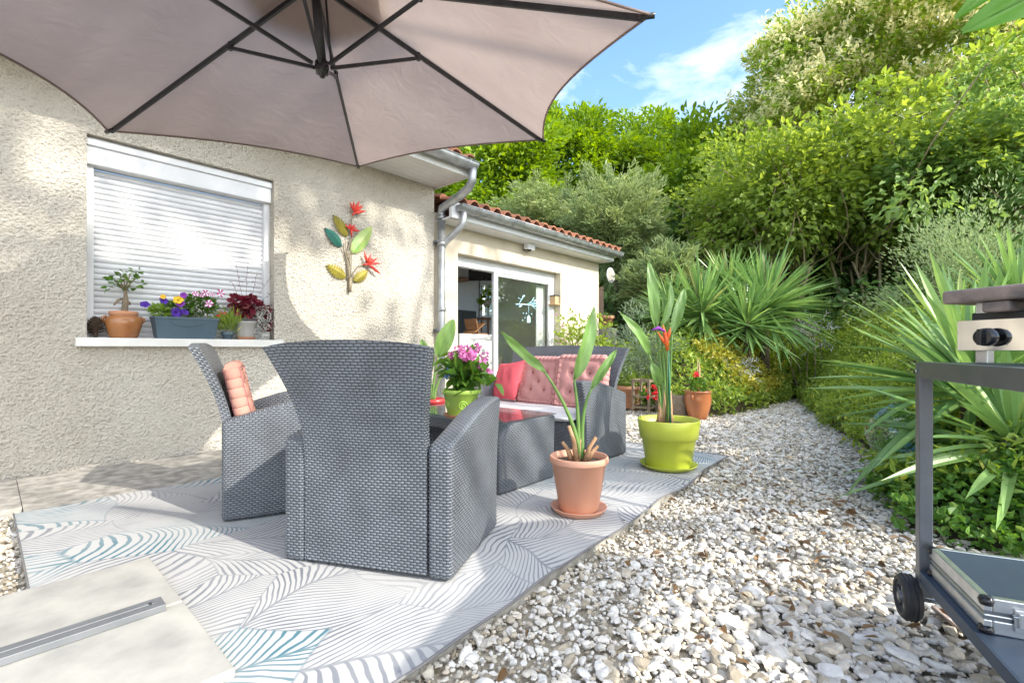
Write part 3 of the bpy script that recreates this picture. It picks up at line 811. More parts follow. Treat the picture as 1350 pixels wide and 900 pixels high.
for z_ in (2.2, 1.1):
    m = MB(); m.span(PX - .075, PX + .02, PY - .01, WY + .01, z_, z_ + .03); m.tube([(PX - .08, PY, z_ + .015), (PX - .05, PY, z_ + .015)], .014, 8)
    m.build('bracket', GREYMET, dp)
# extension roof, fascia, gutter, outlet
EGY, EGZ = 4.32, 2.63
wp(tiled(XE + .07, EX1 + .12, EGY - .03, EGZ + .03, .30, 15, pitch=.205, amp=.05).build('extension_roof', TILE), house)
m = MB(); m.span(XE + .03, EX1 + .05, EGY + .085, EGY + .11, EGZ - .14, EGZ + .03); m.span(XE + .03, EX1 + .05, EGY + .112, EY - .002, EGZ - .15, EGZ - .13)
m.span(XE + .026, XE + .20, EGY + .05, EGY + .082, EGZ - .15, EGZ + .05)
wp(m.build('fascia', WHITE, bevel=.004), house)
wp(gutter_mesh(XE + .08, EX1 + .14, EGY, EGZ, .075).build('extension_gutter', ZINC), house)
m = MB(); m.tube([(XE + .17, EGY, EGZ - .05), (XE + .17, EGY, EGZ - .16), (XE + .165, EGY + .01, EGZ - .22), (XE + .12, EGY + .14, EGZ - .33), (XE + .085, PY - .03, EGZ - .42), (PX, PY, EGZ - .50)], .042, 14)
wp(m.build('gutter_outlet', ZINC), house)

# sliding glass door
SY = EY + .16
m = MB()
m.span(DX0, DX1, SY - .03, SY + .07, DZ1 - .14, DZ1 - .002)
m.span(DX1 - .06, DX1 - .001, SY - .03, SY + .07, .012, DZ1 - .14)
m.span(DX0 + .001, DX0 + .03, SY - .03, SY + .07, .012, DZ1 - .14)
m.span(DX0, DX1, SY - .03, SY + .07, .012, .04)
dr = wp(m.build('sliding_door', WHITE, bevel=.003), house)
PXA, PXB = 4.98, 6.38
m = MB()
for y in (SY - .02, SY + .03):
    m.span(PXA + (0 if y < SY else .035), PXA + .085 + (0 if y < SY else .035), y, y + .035, .05, DZ1 - .145)
m.span(PXB - .08, PXB, SY - .02, SY + .015, .05, DZ1 - .145)
m.span(PXA + .085, PXB - .08, SY - .02, SY + .015, .05, .15); m.span(PXA + .085, PXB - .08, SY - .02, SY + .015, DZ1 - .19, DZ1 - .145)
m.build('sash', WHITE, dr, bevel=.003)
m = MB(); m.span(PXA + .08, PXB - .075, SY - .004, SY + .002, .14, DZ1 - .18); m.build('pane', GLASS, dr)
# bird branch sticker on the glass
def on_glass(px, py): return on_y(px, py, SY - .008)
m = MB()
def vin(pts, r): m.tube([tuple(on_glass(*p)) for p in pts], r, 5)
vin([(680, 401), (690, 401), (700, 402), (708, 404)], .010); vin([(684, 401), (688, 394), (690, 391)], .006); vin([(687, 395), (683, 392)], .005)
vin([(696, 401), (702, 396), (704, 392)], .006); vin([(699, 400), (706, 400), (710, 397)], .008); vin([(700, 402), (707, 408)], .006); vin([(703, 398), (708, 395)], .006); vin([(704, 404), (711, 403)], .006)
vin([(697, 402), (697, 416)], .003)
for (a, b) in ((690, 391), (705, 397), (708, 402), (686, 404)):
    c = on_glass(a, b); m.tube([c + [-.03, 0, -.01], c + [-.01, 0, 0], c + [.02, 0, .015], c + [.04, 0, .02]], [.002, .018, .014, .003], 6)
c = on_glass(697, 421); m.span(c[0] - .04, c[0] + .04, SY - .0095, SY - .006, c[2] - .05, c[2] + .03)
m.add([(c[0] - .045, SY - .0085, c[2] + .031), (c[0] + .045, SY - .0085, c[2] + .031), (c[0], SY - .0085, c[2] + .075)], [(0, 1, 2)])
for (a, b) in ((689, 421), (692, 418), (701, 413), (694, 412), (690, 412)): m.tube([on_glass(a, b), on_glass(a, b + 2)], .007, 5)
st = m.build('sticker', CYAN, dr); st['label'] = 'pale blue birds and birdhouse on a branch'
m = MB()
for k in range(9): m.tube([(6.12 + .025 * k, SY + .10 + .012 * (k % 2), .05), (6.12 + .025 * k, SY + .10 + .012 * (k % 2), 2.0)], .016, 8)
m.build('blind', WHITECL, dr)

# security lamp over the door, birdhouse box on the reveal
c = on_y(695, 325, EY - .05)
r = thing('security_lamp', 'small white security lamp on the wall above the glass door', 'lamp', (c[0], EY, c[2]))
m = MB(); m.span(-.035, .035, -.05, 0, -.05, .05); m.build('mount', DARKMET, r, bevel=.006)
m = MB(); m.box((.01, -.095, 0.03), (.17, .10, .165), M=Matrix.Rotation(.15, 3, 'X')); m.build('housing', WHITE, r, bevel=.012)
m = MB(); m.lathe([(0, -.05), (.025, -.045), (.036, -.02), (.036, .0)], 16, (.0, -.095, -.035)); m.build('sensor', GLOSSBLK, r)
c = on_y(743, 396, EY + .09)
r = thing('birdhouse', 'small pale wooden birdhouse fixed beside the glass door', 'birdhouse', (DX1, EY + .09, c[2] - .1))
m = MB(); m.span(-.15, -.001, -.10, .06, 0, .015); m.span(-.11, -.01, -.06, .05, .016, .15); m.build('box', LTWOOD, r, bevel=.004)
m = MB(); m.span(-.125, -.001, -.075, .06, .152, .168); m.build('roof', GREYMET, r)

# ------------------------------------------------------------------ inside the room
c = on_x(634, 358, IX - .25)
r = thing('television', 'black flat television on a wall arm inside the room', 'television', c)
rot = math.radians(-50)
m = MB(); m.box((0, 0, 0), (.54, .05, .40), rz=rot); m.build('screen', BLACKTV, r, bevel=.01)
m = MB(); m.tube([(0, 0, -.05), (.12, .1, -.05), (.24, .2, -.05)], .03, 8); m.build('arm', DARKMET, r)
m = MB(); m.tube([(-.02, .02, -.2), (.0, .05, -.5), (.03, .1, -1.1)], .008, 5); m.build('cable', DARKMET, r)
c = on_x(612, 368, IX - .15)
r = thing('wall_shelf', 'small wooden corner shelf below the television', 'shelf', (IX, c[1], c[2]))
m = MB(); m.span(-.3, -.002, -.35, .35, -.03, 0); m.build('board', WOOD, r)
c = on_x(612, 364, IX - .12)
r = thing('media_box', 'little black box with antenna on the wooden shelf', 'media box', (IX - .15, c[1], on_x(612, 368, IX - .15)[2]))
m = MB(); m.span(-.08, .08, -.1, .1, .001, .04); m.build('case', GLOSSBLK, r)
m = MB(); m.tube([(0, .08, .04), (0, .12, .1)], .006, 5); m.build('antenna', GLOSSBLK, r)
t = .055; o = MB(); wy0, wy1, wz0, wz1 = IY0, IY1, IZ0, IZ1
for q in ((IY0, IY0 + t, IZ0, IZ1), (IY1 - t, IY1, IZ0, IZ1), (IY0 + t, IY1 - t, IZ0, IZ0 + t), (IY0 + t, IY1 - t, IZ1 - t, IZ1), ((IY0 + IY1) / 2 - .02, (IY0 + IY1) / 2 + .02, IZ0 + t, IZ1 - t)): o.span(IX + .02, IX + .07, q[0], q[1], q[2], q[3])
f = wp(o.build('interior_window', WHITE), house)
o = MB(); o.span(IX + .043, IX + .047, IY0 + t, IY1 - t, IZ0 + t, IZ1 - t); o.build('pane', GLASS, f)
r = thing('hanging_plant', 'bright green trailing plant in front of the inner window', 'pot plant', on_x(642, 396, IX - .2))
P, D, rr, _ = crown((0, 0, 0), (.08, .12, .2), 8, 90, spread=.06)
leaves('foliage', P, D, .11, .06, L_BRIGHT, r, rr)
m = MB(); m.lathe([(0, -.12), (.07, -.12), (.10, .0), (.09, .0), (0, -.02)], 14); m.build('pot', WHITE, r)
r = thing('window_stand', 'narrow brown wooden stool below the inner window', 'stool', (IX - .25, (wy0 + wy1) / 2, .012))
zt = on_x(640, 419, IX - .25)[2]
m = MB(); m.span(-.14, .14, -.25, .25, zt - .04, zt); m.build('seat', WOOD, r)
for sx in (-.1, .1):
    for sy in (-.2, .2):
        m = MB(); m.tube([(sx, sy, 0), (sx, sy, zt - .04)], .02, 8); m.build('leg', WOOD, r)
# chest of drawers with book rest, grey headboard panel
cz = on_y(628, 441, 6.0)[2]
ca = on_y(606, 441, 5.75); cb = on_y(651, 441, 5.75)
r = thing('chest_of_drawers', 'white chest of drawers just inside the open glass door', 'chest of drawers', ((ca[0] + cb[0]) / 2, 6.0, .012))
hw = (cb[0] - ca[0]) / 2
m = MB(); m.span(-hw, hw, -.25, .25, 0, cz - .012); m.build('carcass', WHITECL, r, bevel=.005)
for k in range(3):
    m = MB(); m.span(-hw + .02, hw - .02, -.268, -.251, .06 + k * .29, .33 + k * .29); dd_ = m.build('drawer', WHITECL, r, bevel=.004)
    m = MB(); m.tube([(-.06, -.285, .2 + k * .29), (.06, -.285, .2 + k * .29)], .006, 6); m.build('handle', ALU, dd_)
r = thing('book_rest', 'folding brown wooden book rest on the white drawers', 'book rest', (on_y(626, 441, 5.9)[0], 5.95, cz + .001))
for s in (-1, 1):
    m = MB(); m.box((s * .02, 0, .10), (.34, .30, .018), M=Matrix.Rotation(-s * .95 + .35, 3, 'Y')); m.build('board', WOOD, r, bevel=.003)
m = MB(); m.box((.12, 0, .012), (.22, .26, .018)); m.build('ledge', WOOD, r)
a = on_y(605, 409, 7.2); b = on_y(628, 441, 7.2)
r = thing('grey_cabinet', 'slate grey cabinet against the far wall of the room', 'cabinet', ((a[0] + b[0]) / 2, 7.4, .012))
hw = (b[0] - a[0]) / 2
m = MB(); m.span(-hw - .3, hw, -.2, .2, 0, a[2]); m.build('carcass', LEATHER, r, bevel=.006)
for s in (0, 1):
    x0 = -hw - .28 + s * (hw + .13); m = MB(); m.span(x0, x0 + hw + .1, -.22, -.202, .05, a[2] - .05); m.build('door', LEATHER, r, bevel=.004)
r = thing('clothed_table', 'round table under a pale speckled cloth behind the glass', 'table', (6.05, 6.3, .012))
m = MB(); m.lathe([(0, .74), (.45, .74), (.47, .72), (.49, .5), (.52, .25)], 40, wob=lambda a, z: 1 + .05 * math.sin(9 * a) * (z < .7)); m.build('tablecloth', mat('speckled cloth', (.62, .55, .52), (.35, .28, .28), rough=.9, scale=24), r)
m = MB(); m.tube([(0, 0, 0), (0, 0, .72)], .04, 10); m.build('leg', WOOD, r)

# ================================================================== PARASOL
UC = np.array([1.154, 2.343]); UR = 1.616; UROT = 1.99; UZ = 2.242; UH = .497; TX, TY = .127, .052; HZ = .069; FR = .359
def up_(r, a, z):
    x, y = r * math.cos(a), r * math.sin(a)
    return np.array([UC[0] + x - TX * z, UC[1] + y - TY * z, UZ + z + TX * x + TY * y])
AX, AY = -.42, 1.885                                         # foot of the mast
par = thing('cantilever_parasol', 'large taupe cantilever parasol hanging over the seating group', 'parasol', (AX, AY, 0))
ANG = [UROT - k * math.pi / 3 for k in range(6)]
V = []; F = []; nr, ns = 12, 14
def canopy_pt(k, f, s):
    """f radius 0..1, s position between rib k and k+1"""
    a = ANG[k]; b = ANG[(k + 1) % 6]
    if k == 5: b = a - math.pi / 3
    p = up_(UR * f, a, UH * (1 - f)) * (1 - s) + up_(UR * f, a - math.pi / 3, UH * (1 - f)) * s
    c = up_(0, 0, UH * (1 - f))
    bow = 4 * s * (1 - s)
    sag = bow * f * f * .105                                 # cloth edge scalloped in towards the hub
    p = p + (c - p) * sag
    p[2] -= .030 * bow * math.sin(math.pi * f) * .6
    return p
m = MB()
for k in range(6):
    V = [canopy_pt(k, .02 + .98 * i / nr, j / ns) for i in range(nr + 1) for j in range(ns + 1)]
    m.grid(V, nr + 1, ns + 1, smooth=True)
    hem = [canopy_pt(k, 1.0, j / ns) + np.array([0, 0, -.004]) for j in range(ns + 1)]
    m.tube([tuple(p) for p in hem], .006, 5)
    # overlapping vent flap on top
    V = [canopy_pt(k, .01 + .24 * i / 3, j / ns) + np.array([0, 0, .05]) for i in range(4) for j in range(ns + 1)]
    m.grid(V, 4, ns + 1, smooth=True)
wp(m.build('canopy', CLOTH), par)
def bar(m, a, b, w_, h_):
    a = Vector(a); b = Vector(b); d = (b - a)
    R = d.to_track_quat('X', 'Z').to_matrix()
    m.box(tuple((a + b) / 2), (d.length, w_, h_), M=R)
hub = up_(0, 0, HZ)
for k, a in enumerate(ANG):
    m = MB(); bar(m, up_(.05, a, UH * (1 - .05 / UR) - .028), up_(UR - .03, a, -.012), .016, .026)
    rb = wp(m.build('rib', DARKMET, bevel=.003), par)
    m = MB(); e = up_(UR - .02, a, -.008); m.tube([tuple(up_(UR - .06, a, -.004)), tuple(up_(UR + .015, a, -.010))], .012, 8); m.build('rib_tip', GLOSSBLK, rb)
    p = up_(UR * FR, a, UH * (1 - FR) - .040)
    m = MB(); bar(m, hub + (p - hub) * .08, p, .014, .018); m.tube([tuple(p + [0, 0, -.014]), tuple(p + [0, 0, .03])], .013, 8)
    wp(m.build('strut', DARKMET, bevel=.002), par)
m = MB(); m.tube([tuple(hub + [0, 0, .02]), tuple(up_(0, 0, UH + .12))], .022, 14)
m.tube([tuple(hub + [.045, -.01, .03]), tuple(up_(0, 0, UH) + [.05, -.01, .0])], .006, 6)
wp(m.build('shaft', DARKMET), par)
m = MB(); m.lathe([(0, -.045), (.012, -.043), (.016, -.03), (.030, -.022), (.036, 0), (.034, .03), (.022, .045), (0, .05)], 18, tuple(hub), wob=lambda a, z: 1 + .10 * math.cos(6 * a))
wp(m.build('hub', GLOSSBLK), par)
m = MB(); m.box((AX, AY, 1.25), (.075, .05, 2.4)); wp(m.build('mast', DARKMET, bevel=.006), par)
top = up_(0, 0, UH + .12)
m = MB(); bar(m, (AX, AY, 2.2), (AX + .15, AY + .05, 2.95), .05, .07); bar(m, (AX + .1, AY + .03, 2.9), top, .05, .06); wp(m.build('arm', DARKMET, bevel=.005), par)
m = MB()
m.span(AX - .5, .385, AY - .036, AY + .036, .0365, .058); m.span(AX - .036, AX + .036, AY - .8, AY - .0365, .0365, .058); m.span(AX - .036, AX + .036, AY + .0365, AY + .8, .0365, .058)
m.span(AX - .48, .36, AY - .004, AY + .004, .0583, .061)
fb = wp(m.build('base_bar', mat('grey painted steel', (.20, .21, .22), (.16, .17, .18), rough=.5, metal=.3), bevel=.003), par)
m = MB(); m.tube([(.35, AY, .0585), (.35, AY, .062)], .006, 8); m.build('bolt', DARKMET, fb)
for k, (x0, y0) in enumerate(((-.065, AY + .003), (-.065, AY - .003 - .50))):
    m = MB(); m.span(0, .505, 0, .50, 0, .026)
    o = m.build('paving_slab', SLAB, bevel=.006, loc=(x0, y0, .009))
    tag(o, ('cream cast slab weighing down the parasol foot, on the wall side of the bar', 'cream cast slab weighing down the parasol foot, on the camera side of the bar')[k], 'slab', 'ballast slabs on the parasol foot')

# ================================================================== RUG
A_, B_, C_, D_ = np.array([.09, 3.64]), np.array([4.03, 3.62]), np.array([4.03, 1.27]), np.array([.11, 1.02])
nu, nv = 150, 90; V = []
for i in range(nu):
    for j in range(nv):
        s, t = i / (nu - 1), j / (nv - 1)
        p = (D_ * (1 - s) + C_ * s) * (1 - t) + (A_ * (1 - s) + B_ * s) * t
        w_ = .004 * math.sin(s * 17 + 3 * t) * math.sin(t * 9 + s * 4) + .003 * math.sin(s * 41 + t * 3)
        ed_ = max(0, 1 - t / .04); p = p + np.array([0, .012 * math.sin(s * 23) * ed_])
        V.append((p[0], p[1], .0075 + w_ * .8 + .010 * ed_ * max(0, math.sin(s * 30 + 1))))
m = MB(); m.grid(V, nu, nv, smooth=True)
rug = m.build('outdoor_rug', RUG)
tag(rug, 'large pale outdoor rug printed with grey and teal palm leaves', 'rug')
m = MB(); m.tube([V[i * nv] for i in range(nu)], .005, 6); m.tube([V[(nu - 1) * nv + j] for j in range(nv)], .005, 6); m.tube([V[j] for j in range(nv)], .004, 6)
m.build('hem', RUGEDGE, rug)

# ================================================================== WICKER FURNITURE
def wicker_seat(name, label, cat, loc, rz, W, D, ARM=.10, hback=.88, flare=.078, group=None):
    r = thing(name, label, cat, loc, rz, group)
    for s in (-1, 1):
        ol = [(-D / 2, 0), (-D / 2 + .02, 0), (D / 2 - .055, 0), (D / 2 - .06, .12), (D / 2 - .055, .26), (D / 2 - .042, .40), (D / 2 - .018, .52), (D / 2 + .012, .625),
              (D / 2 - .03, .632), (D / 2 - .12, .628), (D / 2 - .24, .612), (D / 2 - .38, .580), (D / 2 - .50, .545), (-D / 2 + .03, .512), (-D / 2, .50)]
        y0, y1 = (W / 2 - ARM, W / 2) if s > 0 else (-W / 2, -W / 2 + ARM)
        m = MB(); m.prism(ol, y0, y1); m.build('armrest', WICK, r, bevel=.020, seg=3)
    # reclined flared back
    nu, nv = 14, 26; T = .045
    def pt(s, t, off):
        z = .012 + (hback - .012) * t
        q = max(0, (z - .40) / (hback - .40))
        x = -D / 2 - .145 * q ** 1.7 - .012 * (1 - (2 * s - 1) ** 2) * q + .002
        e = max(0, (z - .52) / (hback - .52))
        hw = W / 2 - ARM - .004 + flare * e ** 1.5
        zz = z + .022 * (1 - (2 * s - 1) ** 2) * q - .006 * abs(2 * s - 1) ** 6 * q
        return (x + off, (2 * s - 1) * hw, zz)
    m = MB()
    wav = lambda s, t: (s * (W - .2) + .03 * s * t, t * hback + .02 * math.sin(math.pi * s) * t)
    for off, fl in ((0, False), (T, True)):
        V = [pt(i / (nu - 1), j / (nv - 1), off) for i in range(nu) for j in range(nv)]
        U = [wav(i / (nu - 1), j / (nv - 1)) for i in range(nu) for j in range(nv)]
        m.grid(V, nu, nv, U, smooth=True, flip=not fl)
    for i_ in (0, nu - 1):
        V = [pt(i_ / (nu - 1), j / (nv - 1), o_) for o_ in (0, T) for j in range(nv)]
        m.grid(V, 2, nv, [(o_ * T, j / (nv - 1) * hback) for o_ in (0, 1) for j in range(nv)], smooth=False, flip=(i_ == 0))
    V = [pt(i / (nu - 1), 1, o_) for i in range(nu) for o_ in (0, T)]
    m.grid(V, nu, 2, [(o_ * T, i / (nu - 1) * W) for i in range(nu) for o_ in (0, 1)], smooth=False)
    rim = [pt(0, j / (nv - 1), T / 2) for j in range(8, nv)] + [pt(i / (nu - 1), 1, T / 2) for i in range(1, nu)] + [pt(1, j / (nv - 1), T / 2) for j in range(nv - 2, 7, -1)]
    m.build('backrest', WICK, r)
    m = MB(); m.span(-D / 2 + T + .004, D / 2 - .075, -W / 2 + ARM + .003, W / 2 - ARM - .003, .03, .30, uv=True)
    m.build('seat', WICK, r, bevel=.012)
    return r
chair_a = wicker_seat('wicker_armchair', 'charcoal wicker armchair turned away, its tall flared back nearest the camera', 'armchair', (1.274, 1.82, .012), math.radians(27), .745, .65, group='charcoal wicker armchairs')
chair_b = copy_tree(chair_a)
tag(chair_b, 'charcoal wicker armchair seen side on against the wall, holding a salmon cushion', 'armchair')
chair_b.location = (1.217, 2.888, .012); chair_b.rotation_euler.z = math.radians(-21)
sofa = wicker_seat('wicker_loveseat', 'two seat charcoal wicker loveseat with pink tufted cushions by the door', 'loveseat', (3.255, 2.63, .012), math.pi, 1.40, .65, flare=.06)
def seat_pad(name, label, parent_like, W, D, mt):
    r = MB(); nu, nv = 20, 20
    for sgn in (1, -1):
        V = []
        for i in range(nu):
            for j in range(nv):
                u, v = 2 * i / (nu - 1) - 1, 2 * j / (nv - 1) - 1
                b = ((1 - u ** 8) * (1 - v ** 8)) ** .35
                V.append((u * D / 2, v * W / 2, .035 + sgn * .035 * b + .004 * math.sin(5 * v) * (sgn > 0)))
        r.grid(V, nu, nv, smooth=True, flip=(sgn < 0))
    o = r.build(name, mt); o.location = parent_like.location; o.rotation_euler = parent_like.rotation_euler
    return o
o = seat_pad('seat_cushion', '', sofa, 1.19, .60, WHITECL)
o.location = (3.225, 2.63, .315); tag(o, 'long off white seat cushion lying on the wicker loveseat', 'cushion')

def tufted(name, label, loc, rz, lean, w_, t, mt, grid_n, parent=None, group=None):
    """square tufted cushion with a fat quilted border; local x is the thickness, it leans back against something"""
    r = thing(name, label, 'cushion', loc, rz, group)
    N = 40; m = MB()
    ctr = [((a + .5) / grid_n * 2 - 1, (b + .5) / grid_n * 2 - 1) for a in range(grid_n) for b in range(grid_n)]
    btn = [(-.4, .4), (.4, .4), (0, 0), (-.4, -.4), (.4, -.4)] if grid_n == 2 else [(a / grid_n * 2 - 1, b / grid_n * 2 - 1) for a in range(1, grid_n) for b in range(1, grid_n)]
    def surf(u, v, sg):
        b = ((1 - abs(u) ** 6) * (1 - abs(v) ** 6))
        h = t / 2 * (max(0, b) ** .4)
        for (p, q) in btn: h -= t * .34 * math.exp(-((u - p) ** 2 + (v - q) ** 2) / .018)
        if grid_n > 2:
            fu = abs(((u + 1) / 2 * grid_n) % 1 - .5) * 2; fv = abs(((v + 1) / 2 * grid_n) % 1 - .5) * 2
            h -= t * .16 * (fu ** 8 + fv ** 8)
        h += t * .04 * math.sin(7 * u + 3 * v) * math.sin(6 * v - 2 * u)
        s = 1 + .03 * math.sin(9 * math.atan2(v, u))
        return (sg * h, u * w_ / 2 * s, w_ / 2 + v * w_ / 2 * s)
    for sg in (1, -1):
        V = [surf(2 * i / N - 1, 2 * j / N - 1, sg) for i in range(N + 1) for j in range(N + 1)]
        m.grid(V, N + 1, N + 1, smooth=True, flip=(sg < 0))
    R = Matrix.Rotation(-lean, 3, 'Y')
    def fix(mb): mb.v = [tuple(R @ Vector(p)) for p in mb.v]; return mb
    fix(m).build('cover', mt, r)
    m = MB()                                                  # quilted side band
    nb = 34
    for e in range(4):
        for k in range(nb // 4 + 1):
            s = -1 + 2 * (k + .5) / (nb // 4 + 1)
            p = {0: (s, 1), 1: (s, -1), 2: (1, s), 3: (-1, s)}[e]
            y, z_ = p[0] * w_ / 2, w_ / 2 + p[1] * w_ / 2
            L = w_ / (nb // 4 + 1) * .54
            dy, dz = (L, 0) if e < 2 else (0, L)
            m.tube([(0, y - dy, z_ - dz), (0, y - dy * .6, z_ - dz * .6), (0, y, z_), (0, y + dy * .6, z_ + dz * .6), (0, y + dy, z_ + dz)], [t * .41, t * .455, t * .47, t * .455, t * .41], 10)
    fix(m).build('border', mt, r)
    m = MB()
    for sx in (-.42, .42):
        ring = [(sx * t, -w_ / 2 * 1.03, 0), (sx * t, w_ / 2 * 1.03, 0), (sx * t, w_ / 2 * 1.03, w_), (sx * t, -w_ / 2 * 1.03, w_), (sx * t, -w_ / 2 * 1.03, 0)]
        m.tube(ring, .005, 6)
    fix(m).build('piping', PIPING, r)
    if grid_n == 2:
        for (p, q) in btn:
            c = surf(p, q, 1); m = MB(); m.lathe([(0, .006), (.008, .005), (.012, 0), (.0, -.006)], 12)
            m.v = [(c[0] + v[2] + .004, c[1] + v[0], c[2] + v[1]) for v in m.v]
            fix(m).build('button', PIPING, r)
    return r
tufted('tufted_cushion', 'dusty pink buttoned cushion in the middle of the loveseat', (3.37, 2.735, .385), math.pi, .26, .40, .095, PINK, 2, group='buttoned pink cushions')
tufted('tufted_cushion', 'dusty pink buttoned cushion at the loveseat end behind the terracotta potted plant', (3.35, 2.265, .385), math.pi + .12, .26, .42, .095, PINK, 2, group='buttoned pink cushions')
ca_, sa_ = math.cos(math.radians(-21)), math.sin(math.radians(-21))
p = np.array([-.19, -.02]); tufted('quilted_cushion', 'salmon quilted cushion leaning in the side on armchair', (1.217 + p[0] * ca_ - p[1] * sa_, 2.888 + p[0] * sa_ + p[1] * ca_, .325), math.radians(-21), .22, .46, .085, SALMON, 5)
# plain coral pillow
r = thing('coral_pillow', 'plain coral pink pillow slumped at the loveseat end', 'pillow', (3.30, 3.10, .385), math.pi - .25)
N = 30; m = MB(); R = Matrix.Rotation(-.38, 3, 'Y') @ Matrix.Rotation(.12, 3, 'X')
for sg in (1, -1):
    V = []
    for i in range(N + 1):
        for j in range(N + 1):
            u, v = 2 * i / N - 1, 2 * j / N - 1
            b = max(0, (1 - u * u) * (1 - v * v)) ** .5
            k = 1 - .10 * (1 - abs(u * v)) * max(abs(u), abs(v)) ** 3
            wr = .006 * math.sin(11 * u + 4 * v) * math.sin(3 * v + 1)
            V.append(tuple(R @ Vector((sg * (.075 * b + wr * b), u * .21 * k, .20 + v * .20 * k))))
    m.grid(V, N + 1, N + 1, smooth=True, flip=(sg < 0))
m.build('cover', CORAL, r)

# coffee table
TT = .445
tb = thing('coffee_table', 'low charcoal wicker coffee table with glass top between the chairs', 'coffee table', (2.30, 2.42, .012))
for s in (-1, 1):
    y1 = s * .49; y0 = s * (.49 - .07); y0, y1 = min(y0, y1), max(y0, y1)
    ol = [(-.27, 0), (.27, 0), (.275, .2), (.285, .40), (.28, .42), (.10, .425), (-.12, .415), (-.22, .385), (-.27, .33)]
    m = MB(); m.prism(ol, y0, y1); m.build('leg_panel', WICK, tb, bevel=.01)
m = MB(); m.span(-.24, .24, -.415, .415, .33, .40, uv=True); m.build('apron', WICK, tb, bevel=.008)
m = MB(); m.span(-.29, .29, -.50, .50, TT - .012 - .008, TT - .012); m.build('glass_top', TGLASS, tb, bevel=.002, seg=1)

# ================================================================== POT PLANTS
def bez(a, b, c, n):
    a, b, c = map(lambda q: np.asarray(q, float), (a, b, c)); t = np.linspace(0, 1, n)[:, None]
    return (1 - t) ** 2 * a + 2 * t * (1 - t) * b + t * t * c
def paddle(parent, base, mid, neck, tip, width, side=None, bow=0.06, mt=None, stem_r=.011, fold=.35, name='leaf', rnd=None):
    """one strelitzia leaf: a stalk from base over mid to neck, then a folded blade from neck to tip"""
    mt = mt or STRELI
    base, mid, neck, tip = (np.asarray(q, float) for q in (base, mid, neck, tip))
    m = MB(); P = bez(base, mid, neck, 9)
    m.tube([tuple(p) for p in P], list(np.linspace(stem_r * 1.25, stem_r * .55, 9)), 8)
    ax = tip - neck; L = np.linalg.norm(ax); ax = ax / L
    view = -FW if side is None else np.asarray(side, float)
    sd = np.cross(ax, view); sd /= np.linalg.norm(sd); nr = np.cross(sd, ax)
    n, k = 14, 7; V = []
    for i in range(n):
        t = i / (n - 1)
        c = neck + ax * L * t + nr * L * bow * math.sin(math.pi * t)
        hw = width / 2 * (math.sin(math.pi * min(1, .02 + t * .97) ** .85)) ** .62
        for j in range(k):
            s = j / (k - 1) * 2 - 1
            V.append(tuple(c + sd * hw * s * (1 - .12 * fold) + nr * (abs(s) * hw * fold + .004 * math.sin(14 * t + 5 * s))))
    m.grid(V, n, k, smooth=True)
    m.tube([tuple(neck + ax * L * t + nr * (L * bow * math.sin(math.pi * t) - .002)) for t in np.linspace(0, .96, 8)], list(np.linspace(stem_r * .55, .0015, 8)), 6)
    return m.build(name, mt, parent, rnd=rng.random() if rnd is None else rnd)
def pot(parent, prof, mt, soil_r, soil_z, n=40, name='pot', wob=None):
    m = MB(); m.lathe(prof, n, wob=wob); o = m.build(name, mt, parent)
    m = MB(); m.lathe([(soil_r, soil_z - .002), (soil_r * .6, soil_z + .006), (0, soil_z + .008)], 24); m.build('soil', COCOA, parent)
    return o
def rimpot(rb, rt, h, lip=.012, lh=.035, wall=.008):
    return [(0, 0), (rb - .006, 0), (rb, .006), (rt - lip, h - lh), (rt - .002, h - lh + .002), (rt, h - lh + .008), (rt, h - .006), (rt - .004, h), (rt - wall - .004, h), (rt - wall - lip, h - lh), (rb, .02)]
def saucer(parent, r, mt, h=.03):
    m = MB(); m.lathe([(0, .004), (r * .80, .0), (r * .86, .002), (r - .003, h - .003), (r, h), (r - .006, h), (r * .85, .010), (0, .010)], 40)
    return m.build('saucer', mt, parent)

# terracotta pot with three tall leaves
Zp = 2.53; b0 = at_d(763, 676, Zp); b0[2] = .014
r = thing('strelitzia_pot', 'terracotta pot with three long strelitzia leaves on the rug', 'potted plant', b0)
saucer(r, .15, TERRA)
m = MB(); m.lathe(rimpot(.105, .157, .285), 44); o = m.build('pot', TERRA, r); o.location.z = .012
m = MB(); m.lathe([(.138, .262), (.08, .270), (0, .272)], 24); m.build('soil', COCOA, r)
L = lambda px, py, Z=Zp, dz=0: at_d(px, py, Z + dz) - b0
paddle(r, L(766, 604), L(757, 545), L(718, 490, dz=-.05), L(660, 437, dz=-.12), .060, fold=.8, side=-FW + UP * .5, bow=-.10)
paddle(r, L(763, 604), L(764, 545), L(757, 500), L(783, 405, dz=.06), .088, fold=.45, side=-FW + RT * .4, bow=.05)
paddle(r, L(768, 604), L(764, 540), L(780, 512), L(813, 461, dz=.05), .052, fold=.7, side=-FW - RT * .3, bow=.05)
for k, (dx, ln, tl) in enumerate(((-.055, .10, -.5), (.045, .13, .45), (.0, .15, .1), (-.02, .19, -.22), (.07, .08, .7))):
    m = MB(); a = np.array([0, 0, .268]) + RT * dx * .7 - FW * .02 * (k % 2)
    m.tube([tuple(a), tuple(a + RT * tl * ln * .4 + UP * ln * .6), tuple(a + RT * tl * ln + UP * ln)], [.016, .012, .009], 6)
    m.build('dry_stalk', DRYSTEM, r)
